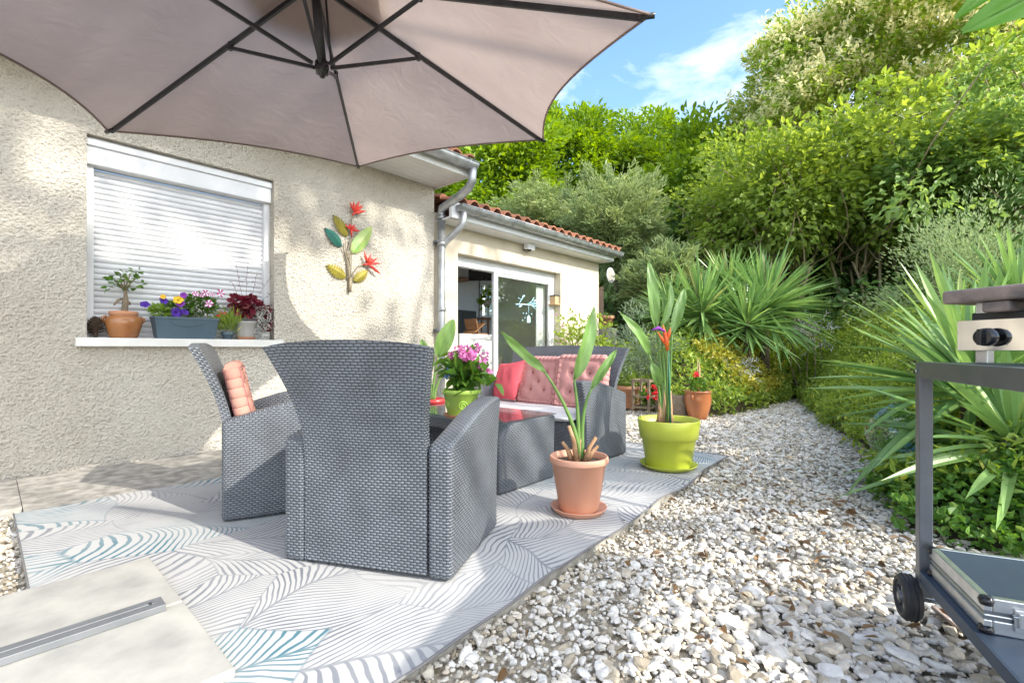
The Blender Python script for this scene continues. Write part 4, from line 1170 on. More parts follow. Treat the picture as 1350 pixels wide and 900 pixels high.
# lime pot with taller strelitzia
Zp = 3.48; b0 = at_d(881, 618, Zp); b0[2] = .014
r = thing('strelitzia_pot', 'lime yellow pot holding a tall strelitzia with an orange flower', 'potted plant', b0)
saucer(r, .205, LIME)
prof = [(0, 0), (.155, 0), (.162, .008), (.192, .205), (.207, .208), (.222, .335), (.217, .342), (.206, .338), (.192, .24), (.16, .02)]
m = MB(); m.lathe(prof, 48, wob=lambda a, z: 1 - .018 * max(0, math.cos(6 * a)) ** 3); o = m.build('pot', LIME, r); o.location.z = .012
m = MB(); m.lathe([(.196, .308), (.1, .315), (0, .317)], 24); m.build('soil', COCOA, r)
L = lambda px, py, dz=0: at_d(px, py, Zp + dz) - b0
paddle(r, L(876, 556), L(872, 480), L(865, 432), L(855, 343), .085, fold=.22, bow=.04)
paddle(r, L(878, 556), L(876, 480), L(871, 430), L(883, 370, .1), .075, fold=.5, bow=.08, side=-FW + RT * .6)
paddle(r, L(880, 556), L(884, 490), L(886, 440), L(903, 380, .12), .080, fold=.45, bow=.06, side=-FW - RT * .3)
paddle(r, L(875, 556), L(868, 500), L(856, 468, -.05), L(818, 413, -.12), .080, fold=.5, bow=.10, side=-FW + UP * .5)
paddle(r, L(874, 556), L(869, 520), L(868, 508, -.04), L(858, 477, -.08), .085, fold=.6, bow=.15)
paddle(r, L(880, 556), L(880, 500), L(877, 450, .1), L(874, 385, .12), .06, fold=.6)
for (px0, px1, py1, rr) in ((871, 868, 520, .020), (876, 874, 505, .022), (882, 884, 515, .018), (868, 872, 530, .02), (885, 880, 525, .018)):
    m = MB(); m.tube([tuple(L(px0, 558)), tuple(L((px0 + px1) / 2 + 1, 540)), tuple(L(px1, py1))], [rr, rr * .9, .006], 7); m.build('dry_stalk', DRYSTEM, r)
m = MB(); m.tube([tuple(L(884, 560, -.05)), tuple(L(881, 455, -.03))], .0065, 7); m.build('cane', GREENCANE, r)
m = MB(); m.tube([tuple(L(879, 556, -.03)), tuple(L(880, 500, -.03)), tuple(L(880, 452, -.03))], [.009, .008, .010], 7)
fl = m.build('flower', GREENSTEM, r)
m = MB()
for (a, b, w_) in (((880, 455), (874, 428), .016), ((879, 450), (884, 432), .015), ((880, 458), (866, 436), .012), ((880, 462), (877, 436), .018)):
    m.tube([tuple(L(*a, -.04)), tuple(L((a[0] + b[0]) / 2, (a[1] + b[1]) / 2, -.05)), tuple(L(*b, -.06))], [w_ * .6, w_, .002], 6)
m.build('bract', F_ORANGE, fl)
m = MB(); m.tube([tuple(L(877, 437, -.06)), tuple(L(868, 432, -.07)), tuple(L(859, 435, -.08))], [.006, .014, .003], 6); m.build('tongue', F_PURPLE, fl)
# teal pot behind the table
Zp = 3.93; b0 = at_d(571, 590, Zp); b0[2] = -.0
r = thing('strelitzia_pot', 'teal pot with red rim holding broad leaves beside the downpipe', 'potted plant', b0)
h_ = .47; m = MB(); m.lathe([(0, 0), (.062, 0), (.07, .01), (.095, h_ - .04)], 32); m.build('pot', TEAL, r)
m = MB(); m.lathe([(.095, h_ - .04), (.104, h_ - .038), (.104, h_), (.09, h_), (.085, h_ - .04), (0, h_ - .04)], 32); m.build('rim', REDRIM, r)
L = lambda px, py, dz=0: at_d(px, py, Zp + dz) - b0
paddle(r, L(571, 528), L(570, 500), L(578, 470), L(598, 421), .145, fold=.2, bow=.05)
paddle(r, L(569, 528), L(563, 500), L(564, 478, -.03), L(556, 447, -.12), .10, fold=.3, bow=.14, side=-FW + UP * .6)
paddle(r, L(572, 528), L(574, 505), L(585, 492), L(592, 478), .035, fold=.7)
paddle(r, L(571, 528), L(566, 505), L(569, 490), L(572, 462), .035, fold=.7)

# leafy cluster helper
def bunch(parent, c, rad, n, L_, W_, mt, name='foliage', up=.5, **k):
    c = np.asarray(c, float); U = unit(rng.normal(size=(n, 3))); rr = rng.random(n) ** .45
    P = c + U * rr[:, None] * np.asarray(rad)
    D = U + np.array([0, 0, up]) + rng.normal(size=(n, 3)) * .35
    return leaves(name, P, D, L_ * rng.uniform(.6, 1.25, n), W_ * rng.uniform(.7, 1.2, n), mt, parent, **k)
def petals(parent, c, R_, n, L_, mt, name='flower'):
    c = np.asarray(c, float); U = unit(rng.normal(size=(n, 3)))
    return leaves(name, c + U * R_ * .8, unit(rng.normal(size=(n, 3))) + U * .3, L_, L_ * .9, mt, parent, N=U, fold=.05, curl=.1)

# apple green pot with pink flowers on the glass table
Zp = 3.02; b0 = at_d(608, 541, Zp); b0[2] = .447
r = thing('flowering_pot_plant', 'apple green pot of pink flowers on the glass coffee table', 'potted plant', b0)
saucer(r, .115, TERRA3, .022)
m = MB(); m.lathe([(0, 0), (.078, 0), (.085, .01), (.112, .135), (.122, .138), (.125, .16), (.120, .165), (.105, .16), (.10, .13), (0, .128)], 40); o = m.build('pot', LIME2, r); o.location.z = .012
m = MB()
for k in range(5):                                          # raised scrolls round the pot
    a0 = k * 2 * math.pi / 5 + .3
    sp_ = []
    for t in np.linspace(0, 1, 26):
        q = t * 3.6 * math.pi; rr = .030 * (1 - .8 * t)
        da, dz = rr * math.cos(q) / .10, rr * math.sin(q); z_ = .068 + dz
        R0 = .085 + .027 * (z_ / .135)
        sp_.append((R0 * math.cos(a0 + da), R0 * math.sin(a0 + da), z_ + .012))
    m.tube(sp_, .0035, 5)
m.build('scroll_relief', LIME2, r)
L = lambda px, py, dz=0: at_d(px, py, Zp + dz) - b0
bunch(r, L(613, 492), (.12, .12, .07), 150, .085, .05, L_POT)
P = np.array([L(px, py, dz) for px, py, dz in ((590, 485, 0), (596, 497, -.05), (636, 503, 0), (630, 490, -.05), (613, 475, 0), (620, 500, -.1), (604, 478, .05))])
leaves('foliage', np.repeat(P, 8, 0) + rng.normal(size=(56, 3)) * .03, rng.normal(size=(56, 3)) + np.array([0, 0, .1]), .10, .055, L_POT, r)
for (px, py, dz, rr) in ((606, 463, -.02, .036), (616, 462, -.05, .034), (598, 468, 0, .028), (622, 468, -.08, .026), (629, 459, .03, .027), (640, 470, .04, .028), (634, 481, -.03, .030), (643, 489, .0, .024), (612, 471, -.09, .024)):
    petals(r, L(px, py, dz), rr, 46, .022, F_PINK)
b_ = petals(r, L(592, 492, -.08), .034, 50, .02, F_BLUE); b_['label'] = 'round blue flower head'
m = MB()
for (px, py) in ((606, 463), (629, 459), (640, 470), (598, 468)): m.tube([(0, 0, .15), tuple(L(610, 490)), tuple(L(px, py))], [.004, .003, .002], 5)
m.build('stem', GREENSTEM, r)

# ------------------------------------------------------------------ on the window sill
YS = WY + .055
def sill(px): p = on_y(px, 442, YS); return np.array([p[0], YS, WZ0 + .001])
def SP(px, py, y=YS): return on_y(px, py, y)
b0 = sill(126); b0[1] = YS + .0
r = thing('pine_cone', 'brown pine cone standing at the corner of the window sill', 'pine cone', b0)
P = []; D = []; SZ_ = []
for k in range(84):
    t = (k + .5) / 84; a = k * 2.39996; z_ = .012 + .135 * t; rr = .030 * math.sin(math.pi * min(1, .18 + t * .80)) ** .8
    P.append((rr * .60 * math.cos(a), rr * .45 * math.sin(a), z_)); D.append((math.cos(a), math.sin(a), -.15 + .9 * t)); SZ_.append(.045 * (.35 + .75 * math.sin(math.pi * min(1, .15 + t * .8))))
leaves('scales', P, D, np.array(SZ_), np.array(SZ_) * .75, PINEC, r, N=np.tile([0, 0, 1.0], (84, 1)), fold=.12, curl=-.25, shape=(.5, .85))
m = MB(); m.lathe([(0, 0), (.014, .004), (.017, .05), (.009, .12), (0, .148)], 14); m.build('core', PINEC, r)
# bonsai
b0 = sill(163)
r = thing('bonsai_pot', 'small bonsai fig in a brown stoneware pot on the window sill', 'potted plant', b0)
m = MB(); m.lathe([(0, 0), (.082, 0), (.09, .01), (.112, .09), (.118, .13), (.108, .162), (.088, .172), (.088, .178), (.090, .205), (.084, .207), (.078, .19), (0, .185)], 36)
for s in (-1, 1): m.tube([(s * .10, 0, .165), (s * .128, 0, .155), (s * .128, 0, .135), (s * .112, 0, .125)], .011, 8)
m.build('pot', TANGLAZE, r)
m = MB(); m.lathe([(.0885, .178), (.0915, .180), (.0915, .206), (.0885, .208)], 36); m.build('rim', TERRA3, r)
L = lambda px, py: SP(px, py) - b0
m = MB()
m.tube([(0, 0, .18), (.006, 0, .22), tuple(L(166, 393)), tuple(L(165, 383))], [.030, .024, .016, .010], 9)
m.tube([tuple(L(150, 402)), tuple(L(156, 396)), tuple(L(163, 392)), (0, 0, .25)], [.006, .012, .014, .012], 7)
m.tube([tuple(L(171, 402)), tuple(L(170, 397)), (.01, 0, .24)], [.008, .012, .012], 7)
for q in ((150, 368), (158, 360), (172, 361), (180, 366), (165, 362)): m.tube([tuple(L(165, 385)), tuple(L((165 + q[0]) / 2 - 1, 374)), tuple(L(*q))], [.007, .005, .003], 6)
m.build('trunk', PALEBARK, r)
P = []; 
for (px, py, n) in ((146, 367, 8), (151, 375, 8), (157, 360, 9), (163, 366, 10), (170, 372, 8), (176, 360, 8), (182, 367, 8), (186, 378, 6), (166, 378, 8), (173, 382, 6), (144, 378, 4)):
    P += [L(px, py) + rng.normal(size=3) * .016 for _ in range(n)]
P = np.array(P); leaves('foliage', P, rng.normal(size=P.shape) + [0, 0, .2], .045, .024, L_POT, r, fold=.1)
# flower box
b0 = sill(242)
r = thing('flower_box', 'blue grey flower box of violet and striped petunias on the sill', 'flower box', b0)
xa, xb = SP(201, 430)[0] - b0[0], SP(284, 430)[0] - b0[0]; ht = SP(242, 419)[2] - WZ0
m = MB(); tp = .018
def tub(m, xa, xb, ya, yb, z0, z1, t, taper):
    o = [(xa + taper, ya + taper, z0), (xb - taper, ya + taper, z0), (xb - taper, yb - taper, z0), (xa + taper, yb - taper, z0), (xa, ya, z1), (xb, ya, z1), (xb, yb, z1), (xa, yb, z1),
         (xa + t, ya + t, z1), (xb - t, ya + t, z1), (xb - t, yb - t, z1), (xa + t, yb - t, z1), (xa + t, ya + t, z1 - .03), (xb - t, ya + t, z1 - .03), (xb - t, yb - t, z1 - .03), (xa + t, yb - t, z1 - .03)]
    f = [(3, 2, 1, 0)] + [(i, (i + 1) % 4, 4 + (i + 1) % 4, 4 + i) for i in range(4)] + [(4 + i, 4 + (i + 1) % 4, 8 + (i + 1) % 4, 8 + i) for i in range(4)] + [(8 + i, 8 + (i + 1) % 4, 12 + (i + 1) % 4, 12 + i) for i in range(4)] + [(12, 13, 14, 15)]
    m.add(o, f)
tub(m, xa, xb, -.085, .085, 0, ht - .012, .008, .022)
m.span(xa - .006, xb + .006, -.092, -.085, ht - .014, ht); m.span(xa - .006, xb + .006, .085, .092, ht - .014, ht); m.span(xa - .006, xa, -.085, .085, ht - .014, ht); m.span(xb, xb + .006, -.085, .085, ht - .014, ht)
mid_ = (xa + xb) / 2
m.tube([(mid_ + .13 * math.sin(a), -.0875 + .016 * (1 - math.cos(a) * .6) * .5, ht * .88 - .055 * math.cos(a)) for a in np.linspace(-1.3, 1.3, 14)], .0025, 5)
m.build('planter', BLUEGREY, r)
m = MB(); m.span(xa + .012, xb - .012, -.07, .07, ht - .04, ht - .022); m.build('soil', COCOA, r)
L = lambda px, py, dy=0: SP(px, py, YS + dy) - b0
for (px, py, rad, n) in ((212, 411, (.07, .05, .05), 110), (228, 406, (.06, .05, .06), 80), (245, 404, (.07, .05, .07), 90), (262, 402, (.10, .05, .09), 200), (276, 405, (.06, .05, .08), 100)):
    bunch(r, L(px, py), rad, n, .045, .022, L_POT if px > 220 else leafmat('lime leaf %d' % px, (.14, .27, .03), (.28, .42, .06), trans=.3))
bunch(r, L(262, 402, -.03), (.11, .05, .09), 60, .016, .014, leafmat('tiny white blossom', (.6, .6, .55), (.72, .7, .68), trans=.2), 'blossoms')
def petunia(px, py, R_, mats, star=False, dy=-.07, face=None):
    c = L(px, py, dy); ax = Vector(face if face is not None else (rng.normal() * .3, -1, .35 + rng.normal() * .2)).normalized()
    Q = ax.to_track_quat('Z', 'Y').to_matrix(); n = 30; m = MB(); V = []; F = []; MI = []
    prof = [(.05, -.5), (.18, -.18), (.5, .0), (.8, .05), (1, .0)]
    for i, (rr, z_) in enumerate(prof):
        for j in range(n):
            a = 2 * math.pi * j / n; k = 1 + (.10 * math.cos(5 * a) if i > 1 else 0)
            V.append(tuple(Q @ Vector((R_ * rr * k * math.cos(a), R_ * rr * k * math.sin(a), R_ * (z_ + .05 * math.cos(10 * a) * (i > 2)))) + Vector(c)))
    for i in range(len(prof) - 1):
        for j in range(n):
            F.append((i * n + j, i * n + (j + 1) % n, (i + 1) * n + (j + 1) % n, (i + 1) * n + j))
            MI.append(1 if star and (j * 5 // 15) % 2 == 0 else 0)
    m.add(V, F, smooth=False); m.mi = MI
    return m.build('flower', mats, r)
for (px, py, R_, mt) in ((191, 401, .032, F_VIOLET), (216, 396, .032, F_VIOLET), (233, 412, .042, F_VIOLET), (244, 411, .03, F_VIOLET), (238, 400, .03, F_PURPLE), (242, 389, .026, F_PURPLE), (215, 391, .02, F_YEL), (235, 395, .036, F_YEL)):
    petunia(px, py, R_, [mt, mt])
for (px, py, R_) in ((291, 386, .036), (275, 400, .034), (258, 387, .028), (271, 386, .030), (266, 389, .02), (280, 388, .02)):
    petunia(px, py, R_, [F_MAG, F_WHITE], star=True)
m = MB()
for (px, py) in ((291, 386), (275, 400), (191, 401), (258, 387), (271, 387)): m.tube([tuple(L(px * .5 + 121, 418)), tuple(L(px * .8 + 48, 404)), tuple(L(px, py, -.05))], .003, 5)
m.build('stem', GREENSTEM, r)
# succulent tuft
b0 = sill(299); b0[1] = YS - .02
r = thing('heather_pot', 'bushy green heather in a small pot beside the flower box', 'potted plant', b0)
pot(r, rimpot(.04, .052, .07), BLUEGREY, .04, .06, 24)
L = lambda px, py, dy=-.03: SP(px, py, YS + dy) - b0
P = np.array([L(301, 425)] * 330) + rng.normal(size=(330, 3)) * [.045, .03, .045]
leaves('foliage', P, (P - L(301, 445)) + rng.normal(size=P.shape) * .03, .06, .008, L_COVER, r)
for (px, py) in ((292, 412), (288, 416), (297, 413)): petals(r, L(px, py, -.06), .012, 16, .012, F_RED)
# heuchera with wispy stalks
b0 = sill(324); b0[1] = YS - .01
r = thing('heuchera_pot', 'burgundy heuchera with wiry flower stalks in a grey pot', 'potted plant', b0)
saucer(r, .082, TERRA3, .026)
m = MB(); m.lathe([(0, .012), (.066, .012), (.070, .02), (.082, .15), (.088, .152), (.09, .165), (.08, .165), (.075, .14), (0, .14)], 36, wob=lambda a, z: 1 + .012 * math.cos(24 * a)); m.build('pot', GREYPOT, r)
L = lambda px, py, dy=-.01: SP(px, py, YS + dy) - b0
for (px, py, n, rad) in ((315, 398, 40, (.06, .05, .05)), (330, 402, 70, (.09, .07, .06)), (345, 410, 55, (.07, .06, .06)), (352, 425, 30, (.045, .05, .05)), (320, 410, 40, (.07, .05, .04))):
    bunch(r, L(px, py), rad, n, .055, .055, L_RED, up=.1, fold=.1, shape=(.2, .75))
m = MB()
for (a, b, c) in (((322, 400), (316, 380), (312, 350)), ((325, 400), (324, 375), (327, 346)), ((330, 400), (335, 380), (338, 362)), ((333, 400), (348, 378), (366, 352)), ((335, 402), (352, 392), (368, 378)), ((340, 405), (356, 402), (375, 400)), ((318, 398), (312, 386), (306, 372))):
    Pp = bez(L(*a), L(*b), L(*c), 9); m.tube([tuple(p) for p in Pp], .0014, 4)
    for p in Pp[4:]: m.tube([tuple(p), tuple(p + rng.normal(size=3) * [.014, .008, .01])], [.0012, .0035], 4)
m.build('flower_stalk', mat('wine stalk', (.16, .06, .05), (.1, .04, .035)), r)
# silver trailing plant
b0 = sill(346); b0[1] = YS - .055
r = thing('silver_trailing_plant', 'silvery trailing plant spilling over the sill edge', 'trailing plant', b0)
pot(r, rimpot(.03, .04, .06), GREYPOT, .03, .05, 20)
L = lambda px, py, dy=-.06: SP(px, py, YS + dy) - b0
P = []; D = []
for k in range(26):
    x0 = 338 + rng.random() * 18; 
    for t in np.linspace(0, 1, 13):
        p = L(x0 + 3 * math.sin(5 * t + k), 404 + (30 + 16 * rng.random()) * t, -.07 - .045 * t * rng.random()); P.append(p); D.append(rng.normal(size=3) + [0, 0, -.6])
leaves('foliage', np.array(P), np.array(D), .024, .008, L_SILVER, r)

# ------------------------------------------------------------------ metal flower ornament on the wall
b0 = on_y(461, 385, WY - .025)
r = thing('wall_ornament', 'painted metal strelitzia flowers fixed to the rendered wall', 'wall ornament', b0)
L = lambda px, py, dy=0: on_y(px, py, WY - .03 + dy) - b0
m = MB(); m.tube([tuple(L(461, 385)), tuple(L(462, 366))], .018, 8)
for pts in (((460, 368), (460, 345), (463, 318), (463, 300), (464, 283)), ((459, 368), (458, 345), (455, 333), (452, 326)), ((460, 368), (459, 350), (459, 330), (463, 312)), ((463, 372), (466, 360), (473, 350), (482, 349)), ((462, 368), (463, 345), (464, 332)), ((461, 366), (457, 366)), ((461, 350), (456, 330), (455, 318))):
    m.tube([tuple(L(*p)) for p in pts], .0065, 6)
m.build('stem', M_STEM, r)
def mleaf(a, b, w_, mt, jag=0):
    a = L(*a); b = L(*b); ax = b - a; Ln = np.linalg.norm(ax); ax /= Ln; sd = np.cross(ax, [0, -1, 0]); m = MB(); V = []; n = 19
    for i in range(n):
        t = i / (n - 1); hw = w_ / 2 * math.sin(math.pi * t ** .8) ** .7 * (1 - jag * (.45 if i % 2 else 0)) + .001
        for s in (-1, 0, 1):
            V.append(tuple(a + ax * Ln * (t + (.07 * jag * abs(s) if i % 2 == 0 else 0)) + sd * hw * s + np.array([0, -.02 * math.sin(math.pi * t) + .02 * abs(s), 0])))
    m.grid(V, n, 3, smooth=False); m.build('leaf', mt, r)
mleaf((451, 325), (429, 300), .105, M_TEAL); mleaf((464, 333), (491, 299), .15, M_GREEN); mleaf((459, 312), (441, 284), .14, M_OLIVE, 1); mleaf((457, 366), (432, 350), .15, M_OLIVE, 1); mleaf((467, 371), (485, 357), .13, M_OLIVE, 1)
def mflower(c, tips, base):
    m = MB(); c_ = L(*c, -.02)
    for t in tips:
        e = L(*t, -.035); mid = (c_ * .45 + e * .55); m.tube([tuple(c_), tuple(mid), tuple(e)], [.010, .017, .001], 5)
    m.tube([tuple(L(*base)), tuple(c_)], [.007, .014], 6); m.build('flower', M_RED, r)
mflower((468, 280), ((461, 266), (466, 265), (474, 264), (479, 270), (483, 278), (476, 281)), (464, 284))
mflower((463, 303), ((455, 296), (461, 294), (468, 296), (475, 305), (470, 300)), (464, 313))
mflower((485, 348), ((480, 331), (489, 335), (498, 340), (502, 347), (503, 362), (497, 356), (491, 340)), (478, 349))

# ------------------------------------------------------------------ pots along the path and behind the loveseat
b0 = at_d(920, 549, 6.15); b0[2] = -.04
r = thing('clay_urn', 'shiny brown clay urn planted with a red flower and canes', 'potted plant', b0)
m = MB(); m.lathe([(0, 0), (.10, 0), (.108, .01), (.14, .12), (.165, .24), (.168, .29), (.155, .345), (.160, .355), (.172, .362), (.172, .378), (.15, .38), (.14, .34), (0, .335)], 36)
for s in (-1, 1): m.tube([(s * .155, 0, .33), (s * .185, 0, .32), (s * .185, 0, .28), (s * .166, 0, .27)], .012, 7)
m.build('pot', TERRA2, r)
bunch(r, (-.04, 0, .46), (.10, .10, .08), 90, .06, .045, L_POT)
petals(r, (-.13, -.02, .60), .03, 26, .03, F_RED)
for (x, h2) in ((-.01, .80), (.05, .74), (.07, .68)):
    m = MB(); m.tube([(x, 0, .33), (x + .005, 0, h2)], .006, 6); m.build('cane', STICK, r)
b0 = at_d(894, 547, 6.4); b0[2] = -.04
r = thing('log_planter', 'weathered hollow log planter next to the clay urn', 'planter', b0)
m = MB(); m.lathe([(0, 0), (.17, 0), (.18, .02), (.17, .30), (.15, .31), (.14, .26), (0, .26)], 22, wob=lambda a, z: 1 + .05 * math.sin(5 * a + z * 6) + .03 * math.sin(11 * a)); m.build('trunk', PALEBARK, r)
bunch(r, (0, 0, .36), (.13, .13, .06), 80, .05, .03, L_COVER)
b0 = at_d(832, 531, 7.1); b0[2] = .0
r = thing('clay_pot', 'wide clay pot of yellow green foliage by the loveseat', 'potted plant', b0)
pot(r, rimpot(.17, .21, .33, lip=.015, lh=.05), TERRA3, .18, .29, 36)
bunch(r, (0, 0, .42), (.19, .19, .13), 260, .07, .03, L_COVER, up=.8)
b0 = at_d(850, 530, 6.7); b0[2] = .0
r = thing('wire_basket', 'slatted wooden crate with red flowers between the clay pots', 'crate', b0)
for (sx, sy) in ((-.12, -.12), (.12, -.12), (.12, .12), (-.12, .12)):
    m = MB(); m.span(sx - .015, sx + .015, sy - .015, sy + .015, 0, .46); m.build('post', PALEBARK, r)
for z_ in (.05, .2, .42):
    m = MB()
    for s in (-1, 1): m.span(-.12, .12, s * .126 - .005, s * .126 + .005, z_, z_ + .03); m.span(s * .126 - .005, s * .126 + .005, -.12, .12, z_, z_ + .03)
    m.build('rail', PALEBARK, r)
bunch(r, (0, 0, .17), (.12, .12, .12), 90, .06, .035, L_POT)
for (x, y, z_) in ((-.12, -.1, .30), (-.05, -.16, .27), (.02, -.17, .32), (-.15, -.12, .22), (-.02, -.17, .20), (.08, -.15, .26), (-.09, -.17, .36)): petals(r, (x, y, z_), .022, 20, .028, F_RED)

# fence, ledge pot and plate past the end of the house
fx, fy = 8.05, 5.15
r = thing('timber_fence', 'dark brown timber fence panel past the house corner', 'fence', (fx, fy, .0))
m = MB()
for k in range(8): m.span(-.40 + k * .115, -.40 + k * .115 + .11, 0, .022, 0, 2.15 + .02 * (k % 2))
m.build('boards', BROWNTIMBER, r)
m = MB(); m.span(-.4, .52, -.03, -.002, 1.22, 1.30); m.build('rail', BROWNTIMBER, r)
p = on_y(804, 363, fy - .06)
r = thing('wall_plate', 'round painted plate hanging on the dark timber fence', 'plate', p)
m = MB(); m.lathe([(0, .0), (.08, .0), (.15, .018), (.15, .024), (.08, .008), (0, .008)], 36); m.v = [(x, -z_, y) for x, y, z_ in m.v]; m.build('dish', PORCELAIN, r)
m = MB(); m.tube([(.153 * math.cos(a), -.02, .153 * math.sin(a)) for a in np.linspace(0, 2 * math.pi, 36)], .008, 6); m.build('rim', WHITE, r)
p = on_y(799, 431, fy - .22)
r = thing('stone_pillar', 'stubby stone pillar at the foot of the timber fence', 'pillar', (p[0], fy - .22, 0))
m = MB(); m.span(-.17, .17, -.15, .15, -.05, p[2] - .02); m.build('shaft', CONC, r, bevel=.012)
r = thing('terracotta_pot', 'square shouldered orange terracotta pot on the stone pillar', 'pot', (p[0], fy - .22, p[2] - .019))
pot(r, rimpot(.12, .165, .24, lip=.015, lh=.06), TERRA3, .14, .2, 30)
bunch(r, (0, 0, .25), (.1, .1, .04), 30, .05, .03, L_DARK)

# shrubs against the extension and behind the loveseat
def shrub(name, label, cat, base, c, rad, ncl, n, L_, W_, mt, spread=.12, group=None, stems=8, bark=BARK, shell=.3, extra=None, droop=0.0, out=.8, fold=.25):
    base = np.asarray(base, float); r = thing(name, label, cat, base, 0, group)
    P, D, rr, C = crown(c, rad, ncl, n, spread=spread, shell=shell, droop=droop, out=out)
    k = rng.uniform(.65, 1.25, len(P))
    leaves('foliage', P - base, D, L_ * k, W_ * k, mt, r, rr, fold=fold)
    m = MB()
    for i in rng.choice(len(C), min(stems, len(C)), replace=False): limb(m, (rng.normal() * .05, rng.normal() * .05, -.05), C[i] - base, .012 + .004 * np.linalg.norm(rad), .005)
    if stems: m.build('stem', bark, r)
    if extra: extra(r, P - base, D, C - base)
    return r
c = at_d(757, 446, 7.6); 
def pinkbits(r, P, D, C):
    k = rng.choice(len(P), 60, False); leaves('blossoms', P[k] + unit(D[k]) * .05, rng.normal(size=(60, 3)), .035, .03, F_PINK, r)
shrub('flowering_shrub', 'low green shrub with pink blossoms at the wall behind the loveseat', 'shrub', (c[0], c[1], 0), c + [0, 0, -.15], (.35, .3, .42), 22, 700, .075, .04, L_MID, extra=pinkbits)
c = at_d(800, 452, 7.6); shrub('leafy_shrub', 'lime green leafy shrub below the orange terracotta pot', 'shrub', (c[0], c[1], 0), c + [0, 0, -.1], (.4, .3, .5), 26, 800, .085, .04, L_COVER)
c = at_d(845, 455, 7.4)
shrub('rosemary_bush', 'grey green rosemary bush between the house and the yuccas', 'shrub', (c[0], c[1], 0), c + [0, 0, -.2], (.50, .4, .75), 40, 2600, .085, .013, L_ROSEM, spread=.14, out=1.2, droop=-.6)

# ================================================================== TROLLEY
T0 = np.array([1.99, .03]); tdir = np.array([-.514, -.168]); tdir /= np.linalg.norm(tdir); tper = np.array([tdir[1] * -1, tdir[0]])
if tper @ RT[:2] < 0: tper = -tper
trz = math.atan2(tper[1], tper[0])
# local frame: x = away to the side, y = along the visible long edge reversed
tr = thing('plancha_trolley', 'dark steel plancha trolley on the white chippings', 'trolley', (T0[0], T0[1], .008), trz)
yd = np.array([-math.sin(trz), math.cos(trz)]); sg = 1 if yd @ tdir > 0 else -1           # sign of local y that runs along the long edge
TL, TWD, TH_ = 1.05, .52, .832
def leg(x, y): 
    m = MB(); m.span(x - .0175, x + .0175, y - .0175, y + .0175, .09 if abs(y) < .1 else -.06, TH_ - .004); return m
for (x, y) in ((0, 0), (TWD, 0), (0, sg * TL), (TWD, sg * TL)):
    lg = leg(x, y).build('leg', GREYMET, tr, bevel=.003)
m = MB(); m.tube([(-.019, 0, TH_ - .03), (-.022, 0, TH_ - .03)], .005, 8); m.build('rivet', ALU, lg)
m = MB()
y0, y1 = sorted((sg * -.0178, sg * (TL + .0178)))
m.span(.0185, TWD - .0185, y0 + .001, y1 - .001, TH_ - .012, TH_ - .002)
m.build('top_shelf', NAVY, tr, bevel=.002)
m = MB(); ya, yb = sorted((sg * .0185, sg * (TL - .0185)))
m.span(-.0175, .0172, ya, yb, TH_ - .05, TH_); m.span(TWD - .0172, TWD + .0175, ya, yb, TH_ - .05, TH_)
m.span(.019, TWD - .019, -.0176, .0172, TH_ - .05, TH_ - .0125); m.span(.019, TWD - .019, sg * TL - .0176, sg * TL + .0172, TH_ - .05, TH_ - .0125)
m.build('top_rail', GREYMET, tr, bevel=.002)
LZ = .172
m = MB(); m.span(-.012, TWD + .012, ya, yb, LZ - .004, LZ); m.span(-.0175, -.0125, ya, yb, LZ - .034, LZ + .001); m.span(.019, TWD - .019, -.0172, .0172, LZ - .03, LZ - .0045)
m.build('lower_shelf', NAVY, tr, bevel=.0015)
for x in (-.035, TWD + .035):
    m = MB(); m.lathe([(.043, .0), (.043, -.020), (.046, -.0225), (.053, -.0215), (.058, -.016), (.060, 0), (.058, .016), (.053, .0215), (.046, .0225), (.043, .020), (.043, 0)], 40)
    for k in range(3):
        z_ = -.010 + .010 * k; m.tube([(.0605 * math.cos(a), .0605 * math.sin(a), z_) for a in np.linspace(0, 2 * math.pi, 40)], .0022, 5)
    m.v = [(z_, y, x_) for x_, y, z_ in m.v]
    W_ = m.build('wheel', RUBBER, tr); W_.location = (x, sg * -.02, .068); W_.scale = (1.1, 1.15, 1.15)
    W_.rotation_euler = (0, 0, 0)
    m = MB(); m.lathe([(0, -.024), (.010, -.024), (.014, -.020), (.016, -.010), (.038, -.008), (.0425, -.017), (.0425, .017), (.038, .008), (.016, .010), (.012, .018), (0, .022)], 30)
    for k in range(5):
        a = k * 2 * math.pi / 5
        m.box((.028 * math.cos(a), .028 * math.sin(a), -.012), (.034, .006, .006), rz=a)
    m.v = [(z_, y, x_) for x_, y, z_ in m.v]; m.build('rim', GREYMET, W_)
m = MB(); m.tube([(-.05, sg * -.02, .068), (TWD + .05, sg * -.02, .068)], .007, 8); m.build('axle', ALU, tr)

# plancha: stands on the trolley
def T(lx, ly, lz): return np.array([T0[0] + lx * math.cos(trz) - ly * math.sin(trz), T0[1] + lx * math.sin(trz) + ly * math.cos(trz), lz + .008])
